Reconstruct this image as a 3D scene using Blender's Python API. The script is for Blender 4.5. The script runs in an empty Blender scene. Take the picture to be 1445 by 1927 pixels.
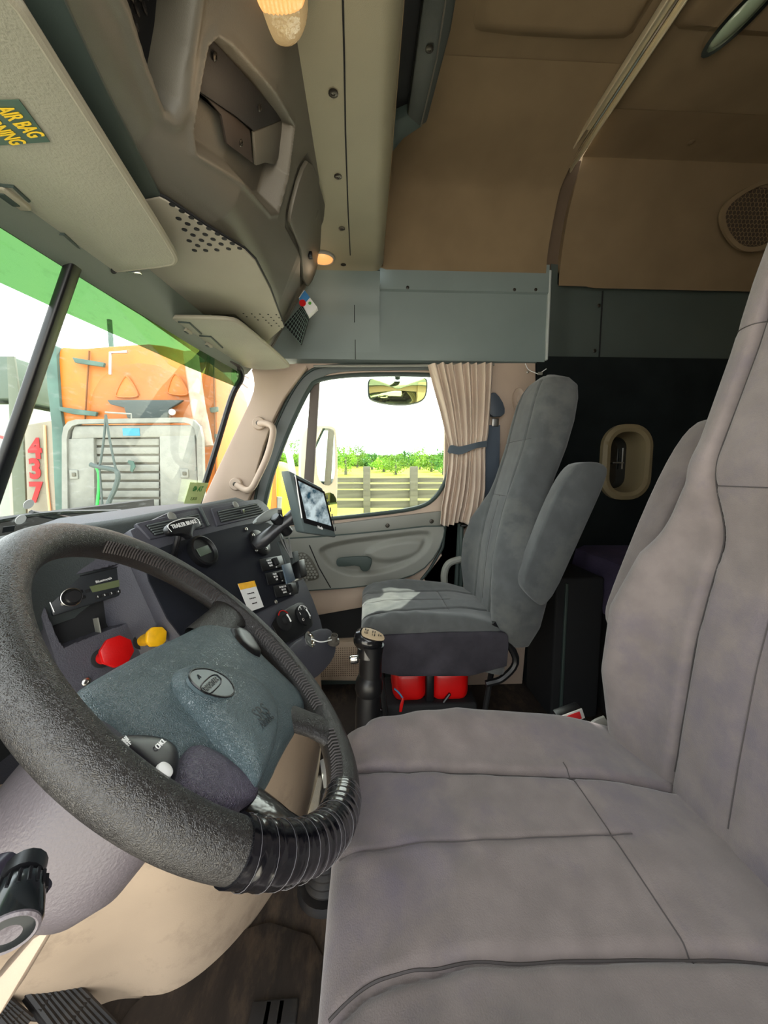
import bpy, bmesh, math, random
import numpy as np
from mathutils import Vector, Matrix
from math import radians, sin, cos, pi
random.seed(7)
S = bpy.context.scene
COL = S.collection
# ---------------------------------------------------------------- camera
FPX = 724.0; PITCH = radians(5.8); YAW = radians(2.6)
CAM = np.array([0, 0, 1.02])
CF = np.array([cos(PITCH)*cos(YAW), -cos(PITCH)*sin(YAW), -sin(PITCH)])
CR = np.array([-sin(YAW), -cos(YAW), 0]); CU = np.cross(CR, CF)
cd = bpy.data.cameras.new('camera'); cam = bpy.data.objects.new('camera', cd); COL.objects.link(cam)
cd.sensor_fit = 'VERTICAL'; cd.sensor_height = 24; cd.lens = FPX/1927*24
cd.clip_start = 0.02; cd.clip_end = 500
cam.matrix_world = Matrix(((CR[0], CU[0], -CF[0], CAM[0]), (CR[1], CU[1], -CF[1], CAM[1]), (CR[2], CU[2], -CF[2], CAM[2]), (0, 0, 0, 1)))
S.camera = cam
# ---------------------------------------------------------------- world, sun, exposure
w = bpy.data.worlds.new('world'); S.world = w; w.use_nodes = True
nt = w.node_tree; nt.nodes.clear()
wo = nt.nodes.new('ShaderNodeOutputWorld'); bg = nt.nodes.new('ShaderNodeBackground')
tc = nt.nodes.new('ShaderNodeTexCoord'); nz = nt.nodes.new('ShaderNodeTexNoise'); nz.inputs['Scale'].default_value = 2.5
nz.inputs['Detail'].default_value = 5
cr = nt.nodes.new('ShaderNodeValToRGB'); cr.color_ramp.elements[0].color = (.80, .90, 1, 1); cr.color_ramp.elements[1].color = (1, 1, .97, 1)
cr.color_ramp.elements[0].position = .3; cr.color_ramp.elements[1].position = .6
nt.links.new(tc.outputs['Generated'], nz.inputs['Vector']); nt.links.new(nz.outputs['Fac'], cr.inputs['Fac'])
nt.links.new(cr.outputs['Color'], bg.inputs['Color']); nt.links.new(bg.outputs['Background'], wo.inputs['Surface'])
bg.inputs['Strength'].default_value = 4.2
sd = bpy.data.lights.new('sun', 'SUN'); sd.energy = 12; sd.angle = radians(.6); sd.color = (1, .96, .88)
sun = bpy.data.objects.new('sun', sd); COL.objects.link(sun)
sun.rotation_euler = Vector((1, -.52, 1.95)).to_track_quat('Z', 'Y').to_euler()
S.view_settings.view_transform = 'Standard'; S.view_settings.look = 'None'; S.view_settings.gamma = 1
S.view_settings.exposure = 0.12; S.view_settings.use_curve_mapping = False
S.cycles.max_bounces = 10; S.cycles.diffuse_bounces = 6; S.cycles.transparent_max_bounces = 16
S.cycles.use_denoising = True
S.cycles.sample_clamp_indirect = 8

# ---------------------------------------------------------------- points from directions of view on real planes
V3 = lambda *a: np.array(a, float)
def ray(px, py): return CF + CR*(px-722.5)/FPX - CU*(py-963.5)/FPX
def onP(px, py, P, n):
    r = ray(px, py); P = np.array(P, float); n = np.array(n, float)
    return CAM + r*(((P-CAM)@n)/(r@n))
def onX(px, py, X): return onP(px, py, (X, 0, 0), (1, 0, 0))
def onY(px, py, Y): return onP(px, py, (0, Y, 0), (0, 1, 0))
def onZ(px, py, Z): return onP(px, py, (0, 0, Z), (0, 0, 1))
def onF(px, py, F, t0=.1, t1=4):
    r = ray(px, py); ts = np.linspace(t0, t1, 300); v = [F(CAM+r*t) for t in ts]
    for i in range(299):
        if v[i]*v[i+1] <= 0:
            a, b = ts[i], ts[i+1]; fa = v[i]
            for _ in range(30):
                m = (a+b)/2; fm = F(CAM+r*m)
                if fa*fm <= 0: b = m
                else: a, fa = m, fm
            return CAM+r*(a+b)/2
    return CAM+r*ts[int(np.argmin(np.abs(v)))]
def nrm(v): v = np.array(v, float); return v/np.linalg.norm(v)

# ---------------------------------------------------------------- materials
def lin(c):
    c = [x/255 for x in c]
    return tuple((x/12.92 if x <= .04045 else ((x+.055)/1.055)**2.4) for x in c)
def mat(name, col, rough=.6, metal=0, bump=0, bs=300, mott=0, ms=6, spec=.5, col2=None, sheen=0, emit=None, es=1, coat=0, detail=3, stretch=None, dirt=None, ds=3):
    m = bpy.data.materials.new(name); m.use_nodes = True; N = m.node_tree.nodes; L = m.node_tree.links
    b = N['Principled BSDF']; c = lin(col)
    b.inputs['Base Color'].default_value = (*c, 1); b.inputs['Roughness'].default_value = rough; b.inputs['Metallic'].default_value = metal
    b.inputs['Specular IOR Level'].default_value = spec
    if sheen: b.inputs['Sheen Weight'].default_value = sheen; b.inputs['Sheen Roughness'].default_value = .5
    if coat: b.inputs['Coat Weight'].default_value = coat; b.inputs['Coat Roughness'].default_value = .08
    t = N.new('ShaderNodeTexCoord'); src = t.outputs['Object']
    if stretch:
        mp = N.new('ShaderNodeMapping'); mp.inputs['Scale'].default_value = stretch; L.new(src, mp.inputs['Vector']); src = mp.outputs['Vector']
    out = None
    if mott or col2:
        n1 = N.new('ShaderNodeTexNoise'); n1.inputs['Scale'].default_value = ms; n1.inputs['Detail'].default_value = detail; L.new(src, n1.inputs['Vector'])
        r = N.new('ShaderNodeValToRGB'); L.new(n1.outputs['Fac'], r.inputs['Fac'])
        c2 = lin(col2) if col2 else tuple(min(1, x*(1+mott)) for x in c); c1 = c if col2 else tuple(x*(1-mott) for x in c)
        r.color_ramp.elements[0].position = .35; r.color_ramp.elements[1].position = .65
        r.color_ramp.elements[0].color = (*c1, 1); r.color_ramp.elements[1].color = (*c2, 1); out = r.outputs['Color']
    if dirt:
        n3 = N.new('ShaderNodeTexNoise'); n3.inputs['Scale'].default_value = ds; n3.inputs['Detail'].default_value = 8; n3.inputs['Roughness'].default_value = .7; L.new(src, n3.inputs['Vector'])
        r3 = N.new('ShaderNodeValToRGB'); r3.color_ramp.elements[0].position = .5; r3.color_ramp.elements[1].position = .7; L.new(n3.outputs['Fac'], r3.inputs['Fac'])
        mx = N.new('ShaderNodeMix'); mx.data_type = 'RGBA'; L.new(r3.outputs['Color'], mx.inputs[0])
        if out: L.new(out, mx.inputs[6])
        else: mx.inputs[6].default_value = (*c, 1)
        mx.inputs[7].default_value = (*lin(dirt), 1); out = mx.outputs[2]
    if out: L.new(out, b.inputs['Base Color'])
    if bump:
        n2 = N.new('ShaderNodeTexNoise'); n2.inputs['Scale'].default_value = bs; n2.inputs['Detail'].default_value = 2; L.new(src, n2.inputs['Vector'])
        bp = N.new('ShaderNodeBump'); bp.inputs['Strength'].default_value = bump; bp.inputs['Distance'].default_value = .002
        L.new(n2.outputs['Fac'], bp.inputs['Height']); L.new(bp.outputs['Normal'], b.inputs['Normal'])
    if emit: b.inputs['Emission Color'].default_value = (*lin(emit), 1); b.inputs['Emission Strength'].default_value = es
    return m
def leather(name, col, rough, scale, strength, mott=.1):
    m = mat(name, col, rough, mott=mott, ms=12, spec=.6); N = m.node_tree.nodes; L = m.node_tree.links
    t = N.new('ShaderNodeTexCoord'); v = N.new('ShaderNodeTexVoronoi'); v.feature = 'DISTANCE_TO_EDGE'; v.inputs['Scale'].default_value = scale
    n = N.new('ShaderNodeTexNoise'); n.inputs['Scale'].default_value = scale*.4; mx = N.new('ShaderNodeMixRGB'); mx.inputs[0].default_value = .03
    L.new(t.outputs['Object'], n.inputs['Vector']); L.new(t.outputs['Object'], mx.inputs[1]); L.new(n.outputs['Color'], mx.inputs[2]); L.new(mx.outputs[0], v.inputs['Vector'])
    mr = N.new('ShaderNodeMapRange'); mr.inputs[2].default_value = .25; L.new(v.outputs['Distance'], mr.inputs[0])
    mr.inputs[1].default_value = 0
    bp = N.new('ShaderNodeBump'); bp.inputs['Strength'].default_value = strength; bp.inputs['Distance'].default_value = .0013
    L.new(mr.outputs[0], bp.inputs['Height']); L.new(bp.outputs['Normal'], N['Principled BSDF'].inputs['Normal'])
    return m
def glass(name, tint=(1, 1, 1), haze=.0, hcol=(200, 205, 200), streak=False, gloss=.08):
    m = bpy.data.materials.new(name); m.use_nodes = True; N = m.node_tree.nodes; L = m.node_tree.links; N.clear()
    o = N.new('ShaderNodeOutputMaterial'); tr = N.new('ShaderNodeBsdfTransparent'); tr.inputs[0].default_value = (*tint, 1)
    gl = N.new('ShaderNodeBsdfGlossy'); gl.inputs['Roughness'].default_value = .01
    fr = N.new('ShaderNodeLayerWeight'); fr.inputs[0].default_value = .15
    mu = N.new('ShaderNodeMath'); mu.operation = 'MULTIPLY'; mu.inputs[1].default_value = gloss*5; L.new(fr.outputs['Fresnel'], mu.inputs[0])
    mx = N.new('ShaderNodeMixShader'); L.new(mu.outputs[0], mx.inputs[0]); L.new(tr.outputs[0], mx.inputs[1]); L.new(gl.outputs[0], mx.inputs[2])
    res = mx.outputs[0]
    if haze or streak:
        df = N.new('ShaderNodeBsdfDiffuse'); df.inputs[0].default_value = (*lin(hcol), 1)
        tl = N.new('ShaderNodeBsdfTranslucent'); tl.inputs[0].default_value = (*lin(hcol), 1)
        ad = N.new('ShaderNodeMixShader'); ad.inputs[0].default_value = .5; L.new(df.outputs[0], ad.inputs[1]); L.new(tl.outputs[0], ad.inputs[2])
        m2 = N.new('ShaderNodeMixShader'); L.new(res, m2.inputs[1]); L.new(ad.outputs[0], m2.inputs[2])
        if streak:
            t = N.new('ShaderNodeTexCoord'); mp = N.new('ShaderNodeMapping'); mp.inputs['Rotation'].default_value = (.9, 0, .3); mp.inputs['Scale'].default_value = (6, 1, 22)
            nn = N.new('ShaderNodeTexNoise'); nn.inputs['Scale'].default_value = 5; nn.inputs['Detail'].default_value = 6
            r = N.new('ShaderNodeValToRGB'); r.color_ramp.elements[0].position = .56; r.color_ramp.elements[1].position = .72
            r.color_ramp.elements[0].color = (haze, haze, haze, 1); r.color_ramp.elements[1].color = (haze+.16,)*3+(1,)
            L.new(t.outputs['Object'], mp.inputs['Vector']); L.new(mp.outputs[0], nn.inputs['Vector']); L.new(nn.outputs['Fac'], r.inputs['Fac']); L.new(r.outputs['Color'], m2.inputs[0])
        else: m2.inputs[0].default_value = haze
        res = m2.outputs[0]
    L.new(res, o.inputs['Surface']); return m

# ---------------------------------------------------------------- mesh builder
ORG = {}
class MB:
    def __init__(s): s.v = []; s.f = []
    def add(s, V, Fc):
        o = len(s.v); s.v += [tuple(map(float, p)) for p in V]; s.f += [tuple(i+o for i in q) for q in Fc]; return s
    def box(s, c, d, R=None):
        c = np.array(c, float); d = np.array(d, float)/2; P = []
        for x in (-1, 1):
            for y in (-1, 1):
                for z in (-1, 1):
                    p = d*np.array([x, y, z]); P.append(c+(R@p if R is not None else p))
        return s.add(P, [(0, 1, 3, 2), (4, 6, 7, 5), (0, 4, 5, 1), (2, 3, 7, 6), (0, 2, 6, 4), (1, 5, 7, 3)])
    def rbox(s, c, d, r=.005, R=None, seg=3):
        bm = bmesh.new(); bmesh.ops.create_cube(bm, size=1)
        for v in bm.verts: v.co = Vector((v.co.x*d[0], v.co.y*d[1], v.co.z*d[2]))
        r = min(r, min(d)*.49)
        bmesh.ops.bevel(bm, geom=bm.edges[:], offset=r, segments=seg, profile=.5, affect='EDGES')
        bm.verts.index_update()
        P = [np.array(v.co) for v in bm.verts]
        if R is not None: P = [R@p for p in P]
        P = [p+np.array(c, float) for p in P]; Fc = [tuple(v.index for v in f.verts) for f in bm.faces]; bm.free()
        return s.add(P, Fc)
    def prism(s, pts, ext, bev=0):
        pts = [np.array(p, float) for p in pts]; ext = np.array(ext, float); n = len(pts)
        if bev:
            bm = bmesh.new(); vs = [bm.verts.new(p) for p in pts]; f = bm.faces.new(vs)
            r = bmesh.ops.extrude_face_region(bm, geom=[f]); vv = [g for g in r['geom'] if isinstance(g, bmesh.types.BMVert)]
            for v in vv: v.co += Vector(ext)
            bmesh.ops.recalc_face_normals(bm, faces=bm.faces[:])
            ed = [e for e in bm.edges if len(e.link_faces) == 2 and e.calc_face_angle(0) > .6]
            bmesh.ops.bevel(bm, geom=ed, offset=bev, segments=2, profile=.5, affect='EDGES', clamp_overlap=True)
            bm.verts.index_update(); s.add([v.co[:] for v in bm.verts], [tuple(v.index for v in f.verts) for f in bm.faces]); bm.free(); return s
        P = pts+[p+ext for p in pts]
        return s.add(P, [tuple(range(n)), tuple(range(2*n-1, n-1, -1))]+[(i, i+n, (i+1) % n+n, (i+1) % n) for i in range(n)])
    def tube(s, path, r, seg=10, cap=True, closed=False, flat=1.0, up=None):
        P = [np.array(p, float) for p in path]; n = len(P); rs = r if hasattr(r, '__len__') else [r]*n
        T = []
        for i in range(n):
            a = P[(i-1) % n] if (closed or i > 0) else P[i]; b = P[(i+1) % n] if (closed or i < n-1) else P[i]
            T.append(nrm(b-a))
        u = np.array(up, float) if up is not None else (V3(0, 0, 1) if abs(T[0][2]) < .9 else V3(1, 0, 0))
        V = []
        for i in range(n):
            u = u-T[i]*(u@T[i]); u = nrm(u); w_ = np.cross(T[i], u)
            for k in range(seg):
                a = 2*pi*k/seg; V.append(P[i]+rs[i]*(cos(a)*u*flat+sin(a)*w_))
        Fc = []
        m = n if closed else n-1
        for i in range(m):
            j = (i+1) % n
            for k in range(seg): Fc.append((i*seg+k, i*seg+(k+1) % seg, j*seg+(k+1) % seg, j*seg+k))
        if cap and not closed: Fc += [tuple(range(seg-1, -1, -1)), tuple((n-1)*seg+k for k in range(seg))]
        return s.add(V, Fc)
    def lathe(s, prof, O, axis, seg=24, su=1, u=None):
        axis = nrm(axis); O = np.array(O, float)
        u = nrm(np.cross(axis, (0, 0, 1) if abs(axis[2]) < .9 else (1, 0, 0))) if u is None else nrm(u); w_ = np.cross(axis, u); V = []
        for (r, h) in prof:
            for k in range(seg): a = 2*pi*k/seg; V.append(O+axis*h+max(r, 1e-5)*(cos(a)*u*su+sin(a)*w_))
        n = len(prof)
        Fc = [(i*seg+k, i*seg+(k+1) % seg, (i+1)*seg+(k+1) % seg, (i+1)*seg+k) for i in range(n-1) for k in range(seg)]
        Fc += [tuple(range(seg-1, -1, -1)), tuple((n-1)*seg+k for k in range(seg))]
        return s.add(V, Fc)
    def grid(s, G, wrapj=False, wrapi=False):
        n = len(G); m = len(G[0]); V = [p for row in G for p in row]
        Fc = [(i*m+j, i*m+(j+1) % m, ((i+1) % n)*m+(j+1) % m, ((i+1) % n)*m+j) for i in range(n if wrapi else n-1) for j in range(m if wrapj else m-1)]
        return s.add(V, Fc)
    def sheet(s, G, th):
        """grid with thickness vector: closed slab"""
        G = [[np.array(p, float) for p in r] for r in G]; th = np.array(th, float); n = len(G); m = len(G[0])
        s.grid(G); B = [[p+th for p in r] for r in G]; s.grid(B[::-1])
        per = [(0, j) for j in range(m)]+[(i, m-1) for i in range(1, n)]+[(n-1, j) for j in range(m-2, -1, -1)]+[(i, 0) for i in range(n-2, 0, -1)]
        L = len(per); V = [G[i][j] for i, j in per]+[B[i][j] for i, j in per]
        return s.add(V, [(k, k+L, (k+1) % L+L, (k+1) % L) for k in range(L)])
    def relief(s, poly, fr, dep, nr=20, nth=120, back=.01, c=None):
        """star shaped outline in frame fr=(O,u,v,n) with height function dep(x,y); closed at the back"""
        O, u, v, n = fr; Q = resamp(poly, nth); c = Q.mean(0) if c is None else np.array(c, float)
        V = []
        for k in range(nr+1):
            f = k/nr; P = c+(Q-c)*f; H = dep(P[:, 0], P[:, 1], np.full(len(P), f))
            V += [O+u*p[0]+v*p[1]+n*h for p, h in zip(P, H)]
        V += [O+u*p[0]+v*p[1]-n*back for p in Q]
        Fc = [(i*nth+k, i*nth+(k+1) % nth, (i+1)*nth+(k+1) % nth, (i+1)*nth+k) for i in range(nr+1) for k in range(nth)]
        Fc.append(tuple((nr+1)*nth+k for k in range(nth))[::-1])
        return s.add(V, Fc)
    def ring(s, outer, inner, ext, n=96, c=None):
        """plate with a hole; outer/inner lists of coplanar points, ext thickness vector"""
        ext = np.array(ext, float); o = resamp3(outer, n, c); i_ = resamp3(inner, n, c)
        V = list(o)+list(i_)+[p+ext for p in o]+[p+ext for p in i_]; Fc = []
        for k in range(n):
            j = (k+1) % n
            Fc += [(k, j, n+j, n+k), (2*n+k, 3*n+k, 3*n+j, 2*n+j), (k, 2*n+k, 2*n+j, j), (n+k, n+j, 3*n+j, 3*n+k)]
        return s.add(V, Fc)
    def build(s, name, m, parent=None, ang=35, origin=None, **tags):
        me = bpy.data.meshes.new(name); me.from_pydata(s.v, [], s.f); V = np.array(s.v)
        bm = bmesh.new(); bm.from_mesh(me); bmesh.ops.remove_doubles(bm, verts=bm.verts, dist=1e-6)
        bmesh.ops.recalc_face_normals(bm, faces=bm.faces[:])
        a = radians(ang)
        for f in bm.faces: f.smooth = True
        for e in bm.edges:
            if len(e.link_faces) != 2 or e.calc_face_angle(0) > a: e.smooth = False
        if origin is None:
            lo, hi = V.min(0), V.max(0); origin = (lo+hi)/2
            if parent is None: origin[2] = lo[2]
        origin = np.array(origin, float)
        for v in bm.verts: v.co -= Vector(origin)
        bm.to_mesh(me); bm.free(); me.update()
        o = bpy.data.objects.new(name, me); COL.objects.link(o)
        if m: me.materials.append(m)
        ORG[o.name] = origin
        if parent is not None:
            o.parent = parent; o.location = Vector(origin-ORG[parent.name])
        else: o.location = Vector(origin)
        return tagit(o, **tags)
def resamp(poly, n):
    P = np.array(poly, float); Q = np.vstack([P, P[:1]]); d = np.linalg.norm(np.diff(Q, axis=0), axis=1); s = np.concatenate([[0], np.cumsum(d)]); t = np.linspace(0, s[-1], n, endpoint=False)
    return np.stack([np.interp(t, s, Q[:, k]) for k in range(P.shape[1])], 1)
def resamp3(poly, n, c=None):
    """resample a closed coplanar 3d outline by angle about its centre so that outer and inner rings pair"""
    P = resamp(poly, 600); c = P.mean(0) if c is None else np.array(c, float)
    nn = nrm(np.cross(P[150]-P[0], P[300]-P[0])); nn = nn if (nn@V3(.31, .57, .76)) > 0 else -nn
    u = nrm(np.cross(nn, V3(.1, .2, .97))); v = np.cross(nn, u); a = np.arctan2((P-c)@v, (P-c)@u)
    out = []
    for k in range(n):
        t = -pi+2*pi*k/n; d = np.abs((a-t+pi) % (2*pi)-pi); out.append(P[int(d.argmin())])
    return out
def smooth(poly, it=2, closed=True):
    P = [np.array(p, float) for p in poly]
    for _ in range(it):
        Q = []; n = len(P)
        for i in range(n if closed else n-1):
            a, b = P[i], P[(i+1) % n]; Q += [a*.75+b*.25, a*.25+b*.75]
        if not closed: Q = [P[0]]+Q+[P[-1]]
        P = Q
    return P
def spline(P, n=8):
    P = [np.array(p, float) for p in P]; P = [2*P[0]-P[1]]+P+[2*P[-1]-P[-2]]; out = []
    for i in range(1, len(P)-2):
        for k in range(n):
            t = k/n; a, b, c, d = P[i-1:i+3]
            out.append(.5*((2*b)+(-a+c)*t+(2*a-5*b+4*c-d)*t*t+(-a+3*b-3*c+d)*t**3))
    out.append(P[-2]); return out
def sdf(X, Y, poly):
    """signed distance to polygon, negative inside"""
    P = np.array(poly, float); X = np.asarray(X, float); Y = np.asarray(Y, float); d = np.full(X.shape, 1e9); ins = np.zeros(X.shape, bool); n = len(P)
    for i in range(n):
        a, b = P[i], P[(i+1) % n]; e = b-a; t = np.clip(((X-a[0])*e[0]+(Y-a[1])*e[1])/(e@e+1e-12), 0, 1)
        d = np.minimum(d, np.hypot(X-a[0]-t*e[0], Y-a[1]-t*e[1]))
        if a[1] != b[1]:
            c = ((a[1] > Y) != (b[1] > Y)) & (X < (b[0]-a[0])*(Y-a[1])/(b[1]-a[1])+a[0]); ins ^= c
    return np.where(ins, -d, d)
def dline(X, Y, pl):
    P = np.array(pl, float); d = np.full(np.shape(X), 1e9)
    for a, b in zip(P[:-1], P[1:]):
        e = b-a; t = np.clip(((X-a[0])*e[0]+(Y-a[1])*e[1])/(e@e+1e-12), 0, 1); d = np.minimum(d, np.hypot(X-a[0]-t*e[0], Y-a[1]-t*e[1]))
    return d
def sst(a, b, x): t = np.clip((x-a)/(b-a), 0, 1); return t*t*(3-2*t)
def tagit(o, label=None, cat=None, group=None, kind=None):
    if label: o['label'] = label
    if cat: o['category'] = cat
    if group: o['group'] = group
    if kind: o['kind'] = kind
    return o
def thing(name, loc, label, cat, group=None):
    o = bpy.data.objects.new(name, None); COL.objects.link(o); o.empty_display_size = .05
    o.location = Vector(np.array(loc, float)); ORG[o.name] = np.array(loc, float)
    return tagit(o, label, cat, group)
def frame(O, n, up=(0, 0, 1)):
    n = nrm(n); u = nrm(np.cross(up, n)); return (np.array(O, float), u, np.cross(n, u), n)
def f2(fr, P): d = np.array(P)-fr[0]; return (float(d@fr[1]), float(d@fr[2]))
def f3(fr, x, y, h=0): return fr[0]+fr[1]*x+fr[2]*y+fr[3]*h
def Rf(fr): return np.stack([fr[1], fr[2], fr[3]], 1)
def pxf(fr, pts, h=0): return [f2(fr, onP(x, y, fr[0]+fr[3]*h, fr[3])) for x, y in pts]
def text(name, body, fr, xy, size, m, parent, h=.0006, ext=.0003, rot=0, align='CENTER', sx=1.0, bold=0):
    cu = bpy.data.curves.new(name, 'FONT'); cu.body = body; cu.size = size; cu.extrude = ext; cu.align_x = align; cu.align_y = 'CENTER'; cu.offset = bold; cu.resolution_u = 3
    t = bpy.data.objects.new(name+'_t', cu); COL.objects.link(t); bpy.context.view_layer.update()
    me = bpy.data.meshes.new_from_object(t.evaluated_get(bpy.context.evaluated_depsgraph_get())); bpy.data.objects.remove(t)
    V = np.zeros(len(me.vertices)*3); me.vertices.foreach_get('co', V); V = V.reshape(-1, 3); V[:, 0] *= sx
    c_, s_ = cos(rot), sin(rot); X = V[:, 0]*c_-V[:, 1]*s_+xy[0]; Y = V[:, 0]*s_+V[:, 1]*c_+xy[1]
    P = fr[0]+np.outer(X, fr[1])+np.outer(Y, fr[2])+np.outer(V[:, 2]+h, fr[3])
    mb = MB(); mb.add(P, [tuple(p.vertices) for p in me.polygons]); bpy.data.meshes.remove(me)
    return mb.build(name, m, parent)
def screw(parent, P, n, r=.006, m=None, name='screw'):
    mb = MB(); mb.lathe([(r, 0), (r, .0012), (r*.75, .0025), (r*.4, .0028), (r*.35, .0012), (0, .0012)], P, n, 12); return mb.build(name, m or M_SCREW, parent)
def struct(mb, name, m, parent=None, ang=35):
    o = mb.build(name, m, parent, ang)
    if parent is None: o['kind'] = 'structure'
    return o

# ---------------------------------------------------------------- palette
M_FAB = mat('seat_fabric', (108, 99, 96), .95, bump=.3, bs=700, mott=.10, ms=25, spec=.1, sheen=.25, dirt=(92, 85, 92), ds=5)
M_FAB2 = mat('seat_fabric_grey', (84, 86, 86), .95, bump=.25, bs=900, mott=.10, ms=20, spec=.1, sheen=.25, dirt=(98, 99, 96), ds=5)
M_SKIRT = mat('skirt_fabric', (58, 56, 62), .95, bump=.25, bs=900, mott=.2, ms=14, spec=.1)
M_SEAM = mat('seam_thread', (62, 57, 56), .9)
M_GREY = mat('grey_plastic', (128, 128, 120), .55, bump=.15, bs=700, mott=.05, ms=4)
M_BAND = mat('header_plastic', (116, 128, 126), .55, bump=.15, bs=700, mott=.06, ms=3)
M_CONS = mat('console_plastic', (92, 88, 78), .5, bump=.2, bs=700, mott=.05, ms=4)
M_PANEL = mat('console_lower_panel', (150, 144, 128), .6, bump=.2, bs=700, mott=.05, ms=5)
M_VIS = mat('visor_vinyl', (152, 150, 134), .6, bump=.5, bs=260, mott=.06, ms=6)
M_HEAD = mat('headliner_cloth', (128, 110, 85), .95, bump=.2, bs=900, mott=.07, ms=5, spec=.1)
M_HEAD2 = mat('headliner_cloth_rear', (122, 104, 80), .95, bump=.2, bs=900, mott=.07, ms=5, spec=.1)
M_BEIGE = mat('beige_plastic', (180, 160, 142), .55, bump=.15, bs=600, mott=.04, ms=5)
M_KNEE = mat('worn_beige_plastic', (176, 156, 134), .55, bump=.15, bs=500, mott=.06, ms=6, dirt=(140, 122, 104), ds=5)
M_DASH = mat('dash_plastic', (66, 66, 74), .5, bump=.35, bs=450, mott=.06, ms=8)
M_DASHT = mat('dash_top_plastic', (60, 66, 66), .6, bump=.35, bs=450)
M_PLATE = mat('black_plate', (22, 24, 32), .75, bump=.2, bs=900, spec=.25)
M_BLK = mat('black_plastic', (20, 20, 22), .35)
M_BLKM = mat('matt_black', (14, 15, 17), .8)
M_RUB = mat('black_rubber', (26, 24, 24), .6, bump=.1, bs=300, dirt=(50, 44, 38), ds=12)
M_DKG = mat('dark_green_grey', (52, 64, 60), .6, bump=.1, bs=500)
M_SCREW = mat('dark_screw', (60, 56, 50), .35, metal=.7)
M_STEEL = mat('steel', (190, 188, 182), .3, metal=1)
M_GREY2 = mat('slat_grey', (86, 92, 92), .5)
M_CHR = mat('chrome', (225, 225, 220), .12, metal=1)
M_RED = mat('red_plastic', (205, 14, 14), .35, bump=.1, bs=300)
M_YEL = mat('yellow_plastic', (246, 182, 20), .4, mott=.12, ms=60)
M_WHT = mat('white_print', (235, 235, 232), .6)
M_FLOOR = mat('dirty_rubber_floor', (44, 36, 30), .75, bump=.5, bs=60, mott=.35, ms=8, dirt=(82, 68, 54), ds=7, stretch=(1, 2.5, 1))
M_CURT = mat('curtain_cloth', (202, 184, 166), .85, bump=.15, bs=500, mott=.05, ms=8, sheen=.1)
M_WALLB = mat('sleeper_wall_carpet', (26, 30, 30), .95, bump=.4, bs=500, mott=.2, ms=6, spec=.1)
M_LAMP = mat('lamp_lens_warm', (190, 140, 90), .25, emit=(255, 176, 104), es=.8, bump=.6, bs=160)
M_LAMP2 = mat('lamp_lens_clear', (150, 140, 112), .12, emit=(255, 200, 130), es=.15, bump=.6, bs=120)
M_LEA = leather('wheel_leather', (40, 38, 37), .34, 330, .4)
M_PAD = leather('airbag_cover_vinyl', (88, 104, 108), .3, 280, .6)
M_PADB = leather('wheel_lower_vinyl', (84, 78, 94), .42, 300, .7)
M_COLM = mat('column_plastic', (96, 90, 94), .42, bump=.4, bs=350, mott=.05)
M_TAPE = mat('electrical_tape', (10, 10, 14), .18, bump=.5, bs=80, coat=.5)
# ================================================================ SETTING: floor, walls, ceiling
XW = 1.75
struct(MB().box((.82, -.45, -.03), (1.96, 2.9, .06)), 'floor', M_FLOOR)
struct(MB().box((.82, .99, .45), (1.96, .04, .9)), 'wall_front', M_BLKM)
struct(MB().box((.82, -1.92, 1.15), (2.0, .04, 2.3)), 'wall_back', M_HEAD2)
struct(MB().box((-.16, -1.2, 1.15), (.04, 1.44, 2.3)), 'wall_driver', M_HEAD2)
# sleeper side wall, dark carpet, and outer skin under the door
wc_ = onX(1177, 870, XW); mb = MB()
mb.ring([V3(XW, -.765, 0), V3(XW, -.765, 1.54), V3(XW, -1.92, 1.54), V3(XW, -1.92, 0)], [wc_+V3(0, .112*cos(t)*abs(cos(t))**-.35, .166*sin(t)*abs(sin(t)+1e-9)**-.35) for t in np.linspace(.001, 2*pi+.001, 80, endpoint=False)], (.04, 0, 0), 400, c=wc_)
struct(mb, 'wall_sleeper', M_WALLB)
struct(MB().box((XW+.035, -.57, .80), (.03, .42, 1.5)), 'wall_jamb', M_BEIGE)
struct(MB().box((XW+.045, .1, .45), (.02, 1.0, .66)), 'wall_door_skin', M_BEIGE)
struct(MB().box((XW+.05, .08, .12), (.04, 1.8, .24)), 'wall_door_sill', M_DKG)
# header band over the door (runs front to back)
mb = MB(); G = []
for Y in np.linspace(.42, -.80, 40):
    row = []
    for (x, z) in [(XW+.03, 1.50), (XW, 1.515), (XW-.004, 1.53), (XW, 1.60), (XW, 1.70), (XW-.002, 1.80), (XW-.012, 1.806), (XW-.012, 1.86), (XW-.012, 1.92)]:
        row.append(V3(x, Y, z))
    G.append(row)
mb.sheet(G, (.05, 0, 0)); band = struct(mb, 'wall_header', M_BAND)
mb = MB(); mb.box((XW-.001, (onX(668, 600, XW))[1], 1.66), (.006, .003, .29)); mb.build('panel_joint', M_BLKM, band)
for px, py in ((767, 541), (968, 545), (1008, 545)): screw(band, onX(px, py, XW-.013), (-1, 0, 0), .007)
mb = MB(); mb.rbox((XW-.004, -.805, 1.71), (.02, .012, .38), .005); mb.build('seam_strip', M_STEEL and mat('worn_edge', (170, 176, 172), .5), band)
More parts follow.
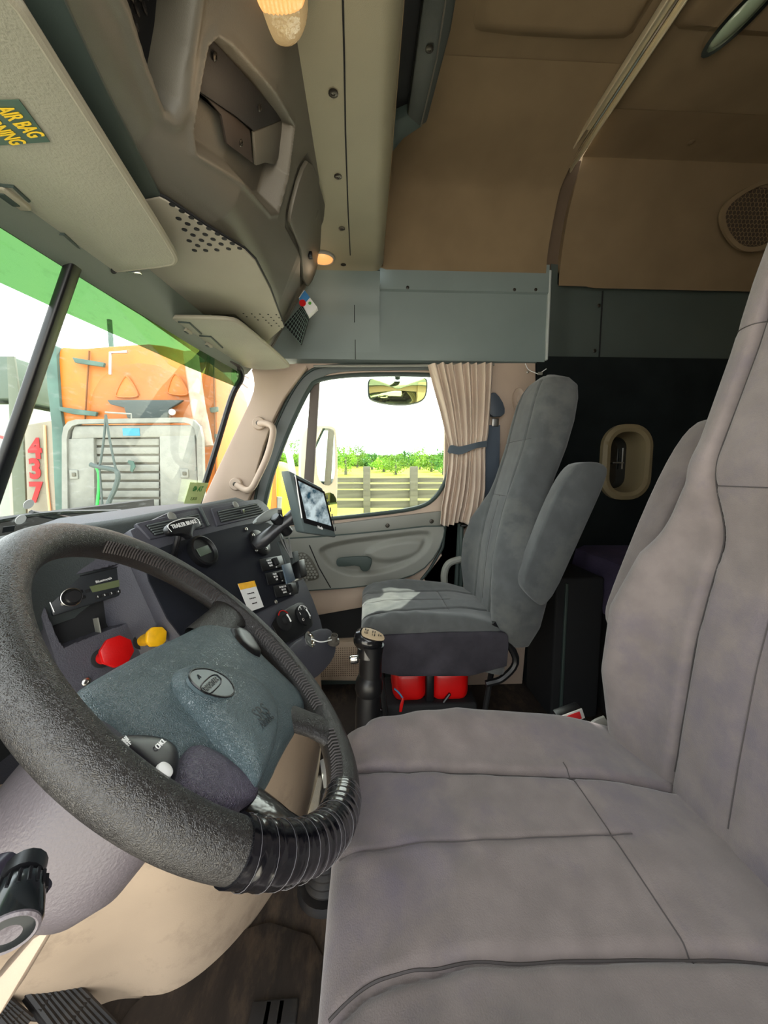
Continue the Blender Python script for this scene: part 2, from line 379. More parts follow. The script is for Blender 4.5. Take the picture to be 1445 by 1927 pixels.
# rear header band
mb = MB(); G = []
for Y in np.linspace(-.812, -1.9, 50):
    top = 1.93
    G.append([V3(XW+.0+.02*sst(.0, .12, abs(Y+.812)), Y, z) for z in np.linspace(1.525, top, 8)])
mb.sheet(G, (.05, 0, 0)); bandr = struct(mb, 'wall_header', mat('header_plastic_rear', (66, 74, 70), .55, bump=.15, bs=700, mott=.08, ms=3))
mb = MB(); mb.box((XW+.018, onX(1135, 610, XW)[1], 1.68), (.008, .004, .3)); mb.build('panel_joint', M_BLKM, bandr)
for px, py in ((1127, 575), (1119, 660)): screw(bandr, onX(px, py, XW+.015), (-1, 0, 0), .008)

# ---- low ceiling strip over the windscreen console
YS, ZS = .14, 1.85
mb = MB(); G = []
for Y, dz in [(y, 0) for y in np.linspace(.20, -.03, 12)]+[(-.03-.045*sin(a), .06*(1-cos(a))) for a in np.linspace(.2, 1.45, 8)]:
    row = [V3(x, Y, ZS+dz) for x in np.linspace(-.16, 1.62, 14)]
    row += [V3(1.62+.118*sin(a), Y, ZS-.125*(1-cos(a))+dz) for a in np.linspace(.08, .42, 5)]
    G.append(row)
fm_ = MB(); Gf = []
for Y, dz in [(y, 0) for y in np.linspace(.41, -.03, 14)]+[(-.03-.03*sin(a), .0*(1-cos(a))) for a in np.linspace(.3, 1.5, 5)]:
    Gf.append([V3(1.62+.112*sin(a), Y, ZS-.125*(1-cos(a))+.001) for a in np.linspace(.40, pi/2, 12)]+[V3(1.734, Y, z) for z in (1.70, 1.68)]+[V3(1.745, Y, 1.66), V3(1.747, Y, 1.535)])
fm_.sheet(Gf, (.03, 0, .02)); tf_ = struct(fm_, 'trim_13', M_BAND); MB().box((1.7325, onX(667, 620, 1.733)[1], 1.70), (.004, .003, .07)).build('panel_joint', M_BLKM, tf_)
mb.sheet(G, (0.03, 0, .03)); strip = struct(mb, 'ceiling_front', mat('ceiling_plastic', (134, 128, 106), .55, bump=.2, bs=700, mott=.05, ms=4))
mb = MB()
pth = [V3(x, .0+.055*0+(.045), ZS-.001) for x in (.3, 1.0, 1.62)]
yj = [(645, 0), (648, 120), (650, 250), (655, 400), (659, 480)]
jp = [onZ(a, b, ZS-.0005) for a, b in yj]
mb.tube(jp, .0022, 6); mb.build('panel_joint', M_BLKM, strip)
for px, py in ((627, 175), (636, 332), (643, 430), (646, 498)):
    screw(strip, onZ(px, py, ZS-.001), (0, 0, -1), .011)
# step up from the low strip to the sleeper roof
mb = MB(); G = []
for x in np.linspace(-.16, 1.74, 30):
    G.append([V3(x, -.075-.012*t, ZS+.045+.365*t) for t in np.linspace(0, 1, 6)])
mb.sheet(G, (0, .03, 0)); struct(mb, 'trim_1', M_HEAD)
# ---- raised sleeper roof, headliner side and ceiling, front half
def prof(rows, Ys, th=(.03, 0, .03), zb=None):
    mb = MB(); G = []
    for Y in Ys:
        r = spline([V3(x, Y, z) for x, z in rows], 5)
        if zb: r[0][2] = zb(Y); r[1][2] = max(r[1][2], zb(Y)+.004)
        G.append(r)
    mb.sheet(G, th); return mb
roofp = [(1.738, 1.885), (1.725, 1.98), (1.665, 2.12), (1.612, 2.172), (1.46, 2.215), (1.26, 2.25)]
mb = prof(roofp, np.linspace(-.035, -.785, 30), zb=lambda Y: 1.885+.03*sst(-.075, -.035, Y))
hl = struct(mb, 'wall_headliner', M_HEAD)
struct(MB().box((.64, -1.0, 2.267), (1.62, 1.86, .03)), 'ceiling', M_HEAD)
# pressed panels in the ceiling
def cpanel(x0, x1, y0, y1, name):
    fr = (V3((x0+x1)/2, (y0+y1)/2, 2.25), V3(-1, 0, 0), V3(0, 1, 0), V3(0, 0, -1)); a, b = abs(x1-x0)/2, abs(y1-y0)/2
    P = smooth([(-a, -b), (a, -b), (a, b), (-a, b)], 0)
    P = smooth([(-a, -b+.03), (-a+.03, -b), (a-.03, -b), (a, -b+.03), (a, b-.03), (a-.03, b), (-a+.03, b), (-a, b-.03)], 1)
    mb = MB(); mb.relief(P, fr, lambda X, Y, F: .022*sst(0, .035, -sdf(X, Y, P)), 40, 160, .002); return mb
struct(cpanel(-.1, 1.2, -.76, -.29, ''), 'trim_2', M_HEAD)
struct(cpanel(-.1, 1.17, -1.75, -.84, ''), 'trim_3', M_HEAD2)
# ---- rear half of the headliner
roofr = [(1.742, 1.80), (1.735, 1.9), (1.69, 2.08), (1.60, 2.22), (1.572, 2.246), (1.4, 2.25)]
mb = prof(roofr, np.linspace(-.845, -1.9, 40), zb=lambda Y: 1.885-.055*sst(-.86, -1.0, Y))
hr = struct(mb, 'wall_headliner', M_HEAD2)
mb = prof([(1.755, 1.86), (1.75, 1.98), (1.70, 2.12), (1.635, 2.19), (1.60, 2.235)], np.linspace(-.784, -.846, 6)); struct(mb, 'trim_4', mat('headliner_seam', (92, 76, 60), .9))
# oval speaker grille high on the rear side wall
c = onX(1412, 418, 1.66); fr = frame(c, (-1, 0, -.28))
P = smooth(pxf(fr, [(1349, 405), (1357, 440), (1385, 474), (1425, 476), (1470, 455), (1490, 400), (1480, 345), (1445, 335), (1405, 352), (1365, 378)]), 2)
g = thing('speaker_grille', c, 'oval brown honeycomb speaker grille high on rear side wall', 'speaker')
mb = MB(); Pi = [np.array(p)*.86+np.mean(P, 0)*.14 for p in P]
mb.ring([f3(fr, *p, .0) for p in P], [f3(fr, *p, .0) for p in Pi], fr[3]*.012, 96); mb.build('grille_frame', M_HEAD, g)
mb = MB(); mb.prism([f3(fr, *p, -.012) for p in Pi], fr[3]*.012); mb.build('grille_backing', mat('grille_dark', (70, 58, 46), .9), g)
mb = MB()
for i in range(-8, 9):
    for j in range(-8, 9):
        x, y = (i+.5*(j % 2))*.017, j*.0147
        if sdf(np.array([x]), np.array([y]), Pi)[0] < -.004:
            hx = [(x+.0094*cos(pi/6+k*pi/3), y+.0094*sin(pi/6+k*pi/3)) for k in range(6)]
            mb.tube([f3(fr, a, b, .004) for a, b in hx], .0012, 4, closed=True)
o = mb.build('honeycomb_mesh', M_HEAD2, g); o['kind'] = 'stuff'
# little hole plug in ceiling
screw(hr, onZ(1301, 267, 2.246), (0, 0, -1), .012, M_HEAD2, 'plug')
# curtain rail across the roof
ra, rb = V3(.86, -.79, 2.222), V3(1.60, -.785, 2.212)
rl = thing('curtain_rail', (ra+rb)/2, 'bright metal curtain rail running across the sleeper ceiling', 'rail')
mb = MB(); mb.rbox((1.22, -.79, 2.224), (.80, .052, .012), .003)
mb.rbox((1.22, -.765, 2.214), (.80, .006, .02), .002); mb.rbox((1.22, -.812, 2.214), (.80, .006, .02), .002); mb.build('channel', mat('rail_metal', (225, 212, 180), .45, metal=.5), rl)
mb = MB(); mb.tube([V3(.82, -.79, 2.212), V3(1.61, -.79, 2.208)], .005, 8); mb.build('track_lip', M_CHR, rl)
screw(rl, V3(1.60, -.79, 2.206), (0, 0, -1), .007, M_CHR)
# flap with glass, top right: reading lamp / mirror
lp = thing('dome_lamp', onZ(1400, 40, 2.24), 'chrome trimmed oval dome lamp on sleeper ceiling, unlit', 'lamp')
a, b = onZ(1335, 88, 2.23), onZ(1475, -60, 2.23)
ax = nrm(b-a); fr = ((a+b)/2, ax, np.cross(V3(0, 0, -1), ax), V3(0, 0, -1)); L = np.linalg.norm(b-a)/2+.02
P = [(L*cos(t)*1.0, .034*sin(t)*(1.1)) for t in np.linspace(0, 2*pi, 48, endpoint=False)]
Pi = [(x*.86, y*.7) for x, y in P]
mb = MB(); mb.ring([f3(fr, *p, -.015) for p in P], [f3(fr, *p, -.015) for p in Pi], fr[3]*.026, 64); mb.build('bezel', M_CHR, lp)
mb = MB(); mb.relief(Pi, fr, lambda X, Y, F: .018*np.sqrt(np.clip(1-F**2, 0, 1)), 10, 60, .01); mb.build('lens', mat('lamp_glass', (150, 165, 140), .08, spec=.9, coat=.6), lp)
# black storage recess frame beside the low ceiling
tr = thing('overhead_shelf', (.9, -.12, 1.9), 'black overhead shelf frame with grey lip above the door side', 'shelf')
pA = [onP(x, y, (0, -.12, 2.0), (0, -.55, .83)) for x, y in ((752, -40), (800, -40), (770, 205), (740, 240), (735, 215))]
mb = MB(); mb.prism([onZ(*p, 2.06) for p in ((742, -60), (806, -60), (768, 222), (735, 232))], (0, 0, .15), .004); mb.build('shelf_floor', M_BLKM, tr)
mb = MB(); mb.prism([onZ(*p, 2.03) for p in ((804, -60), (868, -60), (848, 60), (803, 232), (788, 240), (766, 220))], (0, 0, .19), .006); mb.build('front_lip', mat('dark_shelf_plastic', (44, 48, 44), .5, bump=.2, bs=600), tr)
mb = MB(); mb.tube([onZ(848, -60, 2.028), onZ(822, 110, 2.028), onZ(792, 238, 2.028)], .0022, 6); mb.build('piping', M_CONS, tr)
mb = MB(); mb.prism([onZ(*p, 2.03) for p in ((733, 232), (768, 216), (796, 238), (760, 262), (728, 300))], (0, 0, .1), .006); mb.build('end_bracket', M_DKG, tr)
screw(tr, onZ(808, 92, 2.028), (0, 0, -1), .010)

# ================================================================ OVERHEAD CONSOLE
YC = lambda x: np.interp(x, [-.2, .39, .60, .66, .74, .82, 1.0, 1.24, 1.39, 1.62], [.29, .315, .35, .353, .31, .27, .262, .276, .325, .40])
YT = lambda x: np.interp(x, [-.2, .6, 1.3, 1.62], [.13, .13, .13, .20])
def consF(P):
    yc, yt = YC(P[0]), YT(P[0]); return P[1]-(yt+(yc-yt)*(1.85-P[2])/.35)
con = thing('overhead_console', (.75, .33, 1.5), 'grey moulded overhead storage console above the windscreen', 'console')
def cpx(pts):
    out = []
    for p in pts: q = onF(p[0], p[1], consF); out.append((q[0], (1.85-q[2])/.35*.42))
    return out
pocket = cpx([(390, 84), (409, 66), (434, 82), (553, 236), (541, 330), (522, 400), (508, 402), (368, 290), (362, 245)])
pnet = cpx([(205, -60), (240, 0), (309, 205), (320, 212), (334, 190), (352, 90), (372, -60)])
pdoor = cpx([(578, 290), (600, 340), (604, 470), (592, 525), (571, 547), (537, 425), (539, 395), (560, 320)])
xs = np.concatenate([np.linspace(-.15, .35, 12), np.linspace(.36, 1.35, 300), np.linspace(1.36, 1.66, 30)])
NS = 150; face = np.linspace(0, 1, NS)
Xg = np.repeat(xs[:, None], NS, 1); Sg = np.repeat(face[None]*.42, len(xs), 0)
yt = YT(Xg); yc = YC(Xg); rr = .10
k = face[None]; 
# face with a rounded lower crease (quadratic blend)
kk = np.clip((k-.86)/.14, 0, 1)
Yg = yt+(yc-yt)*k-0*kk; Zg = 1.85-.35*k+0*Xg
# rounded lower crease
Zg = Zg+.012*kk**2; Yg = Yg+.02*kk**2
d1 = sdf(Xg, Sg, pocket); d2 = sdf(Xg, Sg, pnet); d3 = sdf(Xg, Sg, pdoor)
dep = .05*sst(.002, -.022, d1)+.06*sst(.002, -.014, d2)-.004*np.exp(-(d1/.008)**2)-.006*np.exp(-((d2-.012)/.01)**2)+.006*sst(.004, -.004, d3)
nd = V3(0, .868, .496)
G = [[V3(Xg[i, j], Yg[i, j]+dep[i, j]*nd[1], Zg[i, j]+dep[i, j]*nd[2]) for j in range(NS)] for i in range(len(xs))]
for i, r in enumerate(G):
    x = xs[i]; y1 = r[-1][1]; r += [V3(x, y1+.012, 1.504), V3(x, y1+.03, 1.5045), V3(x, .56, 1.505)]
mb = MB(); mb.grid(G); mb.build('shell', M_CONS, con, ang=50)
def cf(x, s, h=0):
    k = s/.42; yc, yt = YC(x), YT(x); return V3(x, yt+(yc-yt)*k, 1.85-.35*k)-nd*h
def cpoly(pts, h, ext, bev=0, it=0):
    P = cpx(pts); P = smooth(P, it) if it else P
    return MB().prism([cf(p[0], p[1], h) for p in P], nd*-ext, bev)
# dark inner panel of the open bin
mb = cpoly([(409, 83), (424, 90), (491, 165), (543, 227), (548, 238), (497, 259), (470, 236), (386, 180)], -.030, .008, .002); mb.build('bin_panel', mat('bin_dark', (36, 34, 32), .6, bump=.2, bs=500), con)
mb = cpoly([(386, 182), (470, 238), (496, 262), (500, 322), (455, 288), (446, 236), (420, 205)], -.036, .006, .001); mb.build('bin_back', mat('bin_brown', (58, 50, 44), .6), con)
mb = cpoly([(498, 262), (549, 238), (546, 300), (535, 322), (518, 318), (501, 324)], -.030, .007, .002); mb.build('bin_end', M_CONS, con)
for p in ((425, 120), (506, 214), (471, 280)):
    q = cpx([p])[0]; screw(con, cf(q[0], q[1], -.02), -nd, .006)
# net speaker bin: black woven mesh
q = np.array(pnet); 
mb = cpoly([(212, -60), (243, 0), (309, 198), (318, 205), (330, 185), (346, 90), (366, -60)], -.05, .004); nb = mb.build('bin_net', M_BLKM, con)
mb = MB()
for i in range(14):
    for j in range(26):
        x, s = .40+i*.0155+(j % 2)*.0078, .12+j*.0125
        if sdf(np.array([x]), np.array([s]), pnet)[0] < -.006:
            mb.tube([cf(x+.0062*cos(t), s+.005*sin(t), -.042+.004*sin(t)) for t in np.linspace(0, 2*pi, 8, endpoint=False)], .0019, 4, closed=True)
o = mb.build('net_loops', M_RUB, nb); o['kind'] = 'stuff'
# cabinet door with latch
mb = cpoly([(578, 294), (597, 342), (601, 470), (589, 520), (571, 543), (540, 425), (542, 395), (561, 322)], -.002, .012, .004, 1); cdm = mb.build('cabinet_door', M_CONS, con)
q = cpx([(577, 476)])[0]; mb = MB(); mb.rbox(cf(q[0], q[1], .014), (.022, .014, .018), .003); mb.build('latch', M_BLK, cdm)
# lower perforated cover
LZ = 1.496
cov = [(240, 498), (206, 385), (300, 366), (312, 372), (396, 428), (460, 466), (480, 486), (508, 540), (530, 600), (534, 612), (502, 640), (442, 588), (350, 588), (262, 522)]
cov = [onZ(*p, LZ) for p in cov]
mb = MB(); mb.prism(cov, (0, 0, -.006), .002); cvr = mb.build('lower_cover', M_PANEL, con)
mb = MB(); mb.tube(cov, .003, 6, closed=True); mb.build('cover_gap', M_BLKM, cvr)
holes = []
for r, (n0, n1) in enumerate([(0, 0)]): pass
# large round perforations (px rows follow the photograph's dot field)
dots = [(324, 385), (342, 397), (336, 411), (360, 409), (353, 421), (347, 432), (376, 420), (370, 431), (363, 442), (356, 453), (393, 430), (386, 441), (379, 452), (372, 462), (366, 471), (409, 440), (401, 450), (394, 460), (387, 471), (422, 449), (416, 459), (408, 470), (437, 458), (430, 468), (451, 467)]
mb = MB()
for p in dots: mb.lathe([(.0052, 0), (.0052, .0008), (.003, .0012), (0, .0012)], onZ(*p, LZ-.0062), (0, 0, -1), 10)
o = mb.build('perforation', M_BLKM, cvr); o['kind'] = 'stuff'
mb = MB()
for i in range(5):
    for j in range(7):
        a = V3(*onZ(458, 590, LZ-.0062)); b = V3(*onZ(520, 592, LZ-.0062)); c_ = V3(*onZ(496, 625, LZ-.0062))
        if i+j*.0 >= 0 and j*1.0 <= i*1.6+1: mb.lathe([(.0026, 0), (.0026, .0008), (0, .0008)], a+(b-a)*(i/4)+(c_-a)*(j/6)*.9*(1), (0, 0, -1), 8)
o = mb.build('perforation', M_BLKM, cvr); o['kind'] = 'stuff'
# end cap of console toward the door
mb = MB(); mb.prism([V3(1.64, .2, 1.84), V3(1.64, .40, 1.5), V3(1.64, .56, 1.49), V3(1.64, .56, 1.9), V3(1.64, .2, 1.9)], (.015, 0, 0)); mb.build('end_cap', M_CONS, con)
mb = MB(); mb.box((.8, .6, 1.68), (1.95, .06, .44)); mb.build('backing', M_BLKM, con)
# screwed header strip between glass and console
hd = [onZ(*p, 1.452) for p in ((150, 500), (205, 495), (262, 520), (345, 590), (300, 596), (440, 672), (420, 668), (210, 553), (160, 508))]
mb = MB(); G = []
for x in np.linspace(-.15, 1.66, 40):
    yf = np.interp(x, [-.15, .83, 1.3, 1.66], [.64, .575, .54, .50]); G.append([V3(x, yf+.012, 1.418), V3(x, yf-.01, 1.425), V3(x, yf-.05, 1.47), V3(x, yf-.07, 1.50)])
mb.sheet(G, (0, .02, .03)); hs = struct(mb, 'trim_5', mat('header_trim', (100, 108, 98), .55, bump=.2, bs=700))
for p in ((215, 508), (262, 541), (286, 559)):
    P = onP(p[0], p[1], (0, .541, 1.4455), (0, -.75, -.66))
    mb = MB(); mb.lathe([(.0085, 0), (.0085, .001), (.005, -.002), (0, -.002)], P, (0, -.75, -.66), 14); mb.build('screw_hole', M_BLKM, hs)
mb = MB(); mb.rbox(onP(245, 512, (0, .536, 1.445), (0, -.75, -.66)), (.012, .045, .005), .001); mb.build('hinge_pin', M_CHR, hs)
mb = MB(); mb.prism([onZ(*p, 1.4935) for p in ((20, -60), (86, -60), (115, -10), (205, 180), (301, 368), (345, 484), (338, 492), (310, 492), (150, 250))], (0, 0, .006), .001); mb.build('visor_gap_shade', M_DKG, con)  # flat dark sheet painting the shade of the gap between visor and console
# sun visors
def visor(pts, zz, label, clips, seed=0):
    P = smooth([onZ(*p, zz) for p in pts], 2) if True else pts
    o = thing('sun_visor', np.mean(P, 0), label, 'sun visor', 'sun visors on the windscreen header')
    mb = MB(); mb.prism(P, (0, 0, -.012), .004); mb.build('panel', M_VIS, o)
    mb = MB(); mb.tube([p+V3(0, 0, -.006) for p in P], .0065, 8, closed=True); mb.build('edge_piping', M_PANEL, o)
    for (cx, cy, s) in clips:
        c = onZ(cx, cy, zz-.013); mb = MB(); mb.rbox(c, (.05*s, .030*s, .012), .003); cl = mb.build('clip', M_PANEL, o)
        mb = MB(); mb.rbox(c+V3(-.002, .002, -.0055), (.028*s, .018*s, .004), .001); mb.build('slot', M_DKG, cl)
        q = [onZ(cx-20*s, cy-22*s, zz-.013), onZ(cx+8*s, cy-20*s, zz-.013), onZ(cx+38*s, cy+8*s, zz-.013)]
        mb = MB(); mb.tube(q, .003, 6); mb.build('groove', M_DKG, cl)
    return o
v1 = visor([(-260, -330), (28, -10), (36, 0), (180, 232), (326, 466), (330, 482), (318, 490), (180, 505), (158, 503), (150, 492), (0, 386), (-300, 150)], 1.462, 'large grey-green vinyl sun visor with a yellow air bag warning label', [(16, 370, 1), (112, 460, 1)])
v2 = visor([(294, 595), (300, 592), (430, 594), (452, 602), (544, 682), (540, 688), (478, 692), (420, 668), (330, 620)], 1.452, 'small beige sun visor on the passenger side with two clips', [(350, 622, .75), (390, 648, .75)])
tipm = MB(); tipm.rbox(onZ(168, 507, 1.45), (.014, .012, .01), .003); tipm.build('pivot', M_WHT, v1)
# warning label on the visor
pl = [onZ(*p, 1.4485) for p in ((36, 187), (94, 266), (-40, 275), (-100, 190))]
c = sum(pl)/4; e1 = nrm(pl[1]-pl[0]); lab_n = V3(0, 0, -1)
wl = MB().prism(pl, (0, 0, -.0008)).build('warning_label', mat('label_green', (66, 92, 78), .4), v1)
e1 = nrm(onZ(76, 262, 1.447)-onZ(2, 200, 1.447)); fr = (onZ(38, 232, 1.4475), e1, np.cross(V3(0, 0, -1), e1), V3(0, 0, -1))
yl = mat('label_yellow', (240, 200, 40), .5)
wid = np.linalg.norm(onZ(76, 256, 1.447)-onZ(0, 200, 1.447))
text('air_bag', 'AIR BAG', fr, (-.001, .001), .033, yl, wl, sx=.62*wid/.078, bold=.0006)
d = f2(fr, onZ(8, 246, 1.4475)); text('warning', 'WARNING', fr, (d[0]-.006, d[1]-.003), .033, yl, wl, sx=.60*wid/.078, bold=.0006)
# round lamp and large lamp
lr = thing('round_lamp', onZ(607, 484, ZS), 'small round warm-lit lamp at passenger end of overhead console', 'lamp')
c = onZ(607, 484, ZS); mb = MB(); mb.lathe([(.048, 0), (.048, .006), (.042, .010), (.040, .004), (.0, .004)], c, (0, 0, -1), 32); mb.build('bezel', M_GREY, lr)
mb = MB(); mb.lathe([(.041, .003), (.038, .009), (.025, .013), (0, .015)], c, (0, 0, -1), 32); mb.build('lens', M_LAMP, lr)
def plight(name, P, e, r=.03, col=(1, .72, .45)):
    l = bpy.data.lights.new(name, 'POINT'); l.energy = e; l.shadow_soft_size = r; l.color = col; o = bpy.data.objects.new(name, l); COL.objects.link(o); o.location = Vector(P)
plight('round_lamp_light', c+V3(0, 0, -.08), .10)
cl_ = onZ(520, 20, 1.80); lb = thing('map_lamp', cl_, 'large oval ribbed map lamp glowing warm at top of ceiling', 'lamp')
oP = smooth([onZ(*p, 1.80) for p in ((440, -60), (460, -5), (490, 50), (515, 76), (540, 85), (562, 76), (578, 45), (580, -5), (572, -90), (500, -140))], 2)
fr = (cl_, V3(-1, 0, 0), V3(0, 1, 0), V3(0, 0, -1)); P2 = [f2(fr, p) for p in oP]
mb = MB(); mb.relief(P2, fr, lambda X, Y, F: .022*np.sqrt(np.clip(1-F**3, 0, 1)), 14, 80, .05); mb.build('housing', M_LAMP2, lb)
wP = [f2(fr, onZ(*p, 1.778)) for p in ((452, -60), (466, -3), (488, 24), (520, 33), (555, 28), (575, 12), (576, -50), (560, -110), (480, -110))]
mb = MB(); mb.relief(smooth(wP, 2), (cl_+V3(0, 0, -.02), fr[1], fr[2], fr[3]), lambda X, Y, F: .006*np.sqrt(np.clip(1-F**2, 0, 1))+.0006*np.sin(Y*900), 30, 120, .004); mb.build('lens', M_LAMP, lb)
plight('map_lamp_light', cl_+V3(0, 0, -.16), .35, .05)
mb = MB(); mb.prism([p*1.0+V3(0, 0, .0) for p in oP], (0, 0, .06)); mb.build('base', M_CONS, lb)
# mesh pocket and carton at console end
nt_ = thing('net_pocket', onX(565, 610, 1.60), 'black net pocket at passenger end of overhead console', 'pocket')
P = [onX(*p, 1.60) for p in ((570, 572), (583, 590), (566, 648), (534, 612))]
mb = MB(); mb.prism(P, (.02, 0, 0), .002); mb.build('pocket_back', M_BLKM, nt_)
mb = MB()
for i in range(9):
    a = P[0]+(P[3]-P[0])*i/8; b = P[1]+(P[2]-P[1])*i/8; mb.tube([a-V3(.003, 0, 0), b-V3(.003, 0, 0)], .0012, 4)
    a = P[0]+(P[1]-P[0])*i/8; b = P[3]+(P[2]-P[3])*i/8; mb.tube([a-V3(.003, 0, 0), b-V3(.003, 0, 0)], .0012, 4)
o = mb.build('net', mat('net_thread', (110, 130, 120), .7), nt_); o['kind'] = 'stuff'
cP = [onX(*p, 1.57) for p in ((572, 545), (597, 578), (580, 594), (562, 560))]
ct = thing('small_carton', cP[2], 'small white carton with blue and red print in the net pocket', 'carton')
mb = MB(); mb.prism(cP, (.03, 0, 0), .001); mb.build('box', M_WHT, ct)
mb = MB(); q = [cP[0]+(cP[1]-cP[0])*.05, cP[0]+(cP[1]-cP[0])*.45, cP[3]+(cP[2]-cP[3])*.45, cP[3]+(cP[2]-cP[3])*.05]; mb.prism([p-V3(.0008, 0, 0) for p in q], (.0006, 0, 0)); mb.build('blue_print', mat('print_blue', (60, 130, 190), .5), ct)
mb = MB(); mb.lathe([(.013, 0), (.013, .001), (0, .001)], cP[3]*.55+cP[2]*.35+cP[0]*.1+V3(-.001, 0, 0), (-1, 0, 0), 16); mb.build('red_print', M_RED, ct)
mb = MB(); mb.lathe([(.006, 0), (.006, .001), (0, .001)], cP[1]*.6+cP[3]*.4+V3(-.001, 0, 0), (-1, 0, 0), 12); mb.build('green_print', mat('print_green', (90, 170, 60), .5), ct)
# ================================================================ PASSENGER DOOR AND PILLARS
frW = (V3(XW, 0, 0), V3(0, -1, 0), V3(0, 0, 1), V3(-1, 0, 0))
def wpx(pts, X=XW): return [onX(*p, X) for p in pts]
# door frame with window opening
outer = wpx([(555, 684), (930, 684), (930, 1000), (890, 1100), (800, 1120), (480, 1120), (455, 960), (500, 800)])
inner = smooth(wpx([(600, 706), (838, 704), (848, 720), (850, 860), (840, 905), (815, 943), (780, 958), (700, 968), (628, 975), (500, 990), (497, 960), (505, 915), (535, 830), (575, 742)]), 1)
M_DFR = mat('door_frame_plastic', (92, 98, 96), .5, bump=.15, bs=600)
mb = MB(); mb.ring(outer, inner, (.035, 0, 0), 200, c=onX(680, 850, XW)); door = struct(mb, 'door_1', M_BEIGE)
win = inner
mb = MB(); mb.tube([p+V3(-.003, 0, 0) for p in smooth(inner, 2)], .010, 8, closed=True); mb.build('window_seal', M_DKG, door)
# dark upright between quarter glass and main glass
mb = MB(); mb.prism(wpx([(585, 708), (602, 706), (586, 972), (567, 972)], XW+.005), (.02, 0, 0), .003); mb.build('window_divider', mat('brown_grey_seal', (98, 88, 82), .6), door)
# dark sweep of the upper window frame
G = []
fo = wpx([(500, 955), (522, 868), (560, 765), (600, 715), (640, 700), (730, 697), (850, 697)], XW-.006); fi = wpx([(478, 950), (497, 862), (535, 765), (577, 703), (630, 688), (730, 687), (850, 687)], XW-.006)
fo, fi = spline(fo, 8), spline(fi, 8)
mb = MB(); mb.sheet([fi, fo], (.02, 0, 0)); mb.build('window_frame', M_DFR, door)
mb = MB(); mb.tube([p+V3(-.004, 0, 0) for p in fi], .006, 8); mb.build('weather_strip', M_DKG, door)
# door glass
mb = MB(); P = [p+V3(.022, 0, 0) for p in smooth(wpx([(560, 690), (860, 690), (870, 960), (480, 1000), (480, 950), (520, 800)]), 0)]
mb.prism(P, (.004, 0, 0)); wg = struct(mb, 'window_2', glass('door_glass', (.93, .97, .93), gloss=.05))
# sill and grey trim insert
mb = MB(); mb.prism(smooth(wpx([(520, 992), (600, 990), (700, 977), (830, 962), (833, 975), (830, 990), (700, 1003), (560, 1014), (505, 1016)], XW-.02), 0), (.03, 0, 0), .004); mb.build('door_sill', M_GREY, door)
insert = smooth(wpx([(500, 1012), (560, 1012), (700, 1001), (832, 986), (836, 1000), (822, 1040), (790, 1075), (740, 1092), (680, 1102), (600, 1108), (520, 1112)], XW-.012), 1)
I2 = [f2(frW, p) for p in insert]
rec = [f2(frW, p) for p in smooth(wpx([(592, 1030), (640, 1014), (720, 1004), (800, 994), (815, 1002), (810, 1030), (785, 1055), (740, 1076), (680, 1086), (640, 1080), (612, 1062)], XW-.012), 2)]
arm = [f2(frW, p) for p in smooth(wpx([(690, 1028), (735, 1012), (795, 1006), (805, 1022), (790, 1050), (745, 1062), (705, 1062), (680, 1045)], XW-.012), 2)]
def dd(X, Y, F): return .030+.0-.022*sst(0, .03, -sdf(X, Y, rec))+.016*sst(0, .035, -sdf(X, Y, arm))
mb = MB(); mb.relief(I2, frW, dd, 60, 200, .0); ins = mb.build('door_insert', M_GREY, door, ang=60)
mb = MB(); mb.tube([f3(frW, *p, .028) for p in I2], .0035, 6, closed=True); mb.build('insert_edge', M_DKG, ins)
mb = MB(); mb.tube(wpx([(582, 1026), (600, 1068), (622, 1106)], XW-.031), .0025, 6); mb.build('insert_joint', M_BLKM, ins)
hp = smooth(wpx([(633, 1053), (640, 1048), (688, 1045), (700, 1050), (700, 1058), (694, 1074), (680, 1074), (676, 1062), (640, 1066), (633, 1062)], XW-.036), 1)
mb = MB(); mb.prism(hp, (-.016, 0, 0), .004); mb.build('door_handle', M_DKG, door)
for p in ((729, 989), (812, 981)): screw(door, onX(*p, XW-.021), (-1, 0, 0), .010)
# speaker honeycomb on front of the insert
sp = smooth(wpx([(556, 1042), (570, 1038), (585, 1048), (601, 1080), (598, 1092), (560, 1094), (545, 1060)], XW-.031), 2); mb = MB(); mb.prism(sp, (-.003, 0, 0), .001); sg = mb.build('speaker_grille', mat('grille_plastic', (84, 82, 72), .6), door)
mb = MB(); S2 = [f2(frW, p) for p in sp]
for i in range(-6, 7):
    for j in range(-8, 9):
        x, y = np.mean(S2, 0)+np.array([(i+.5*(j % 2))*.015, j*.013])
        if sdf(np.array([x]), np.array([y]), S2)[0] < -.004: mb.lathe([(.0062, 0), (.0055, .002), (0, .0022)], f3(frW, x, y, .034), (-1, 0, 0), 6)
o = mb.build('honeycomb_cell', M_GREY, sg); o['kind'] = 'stuff'
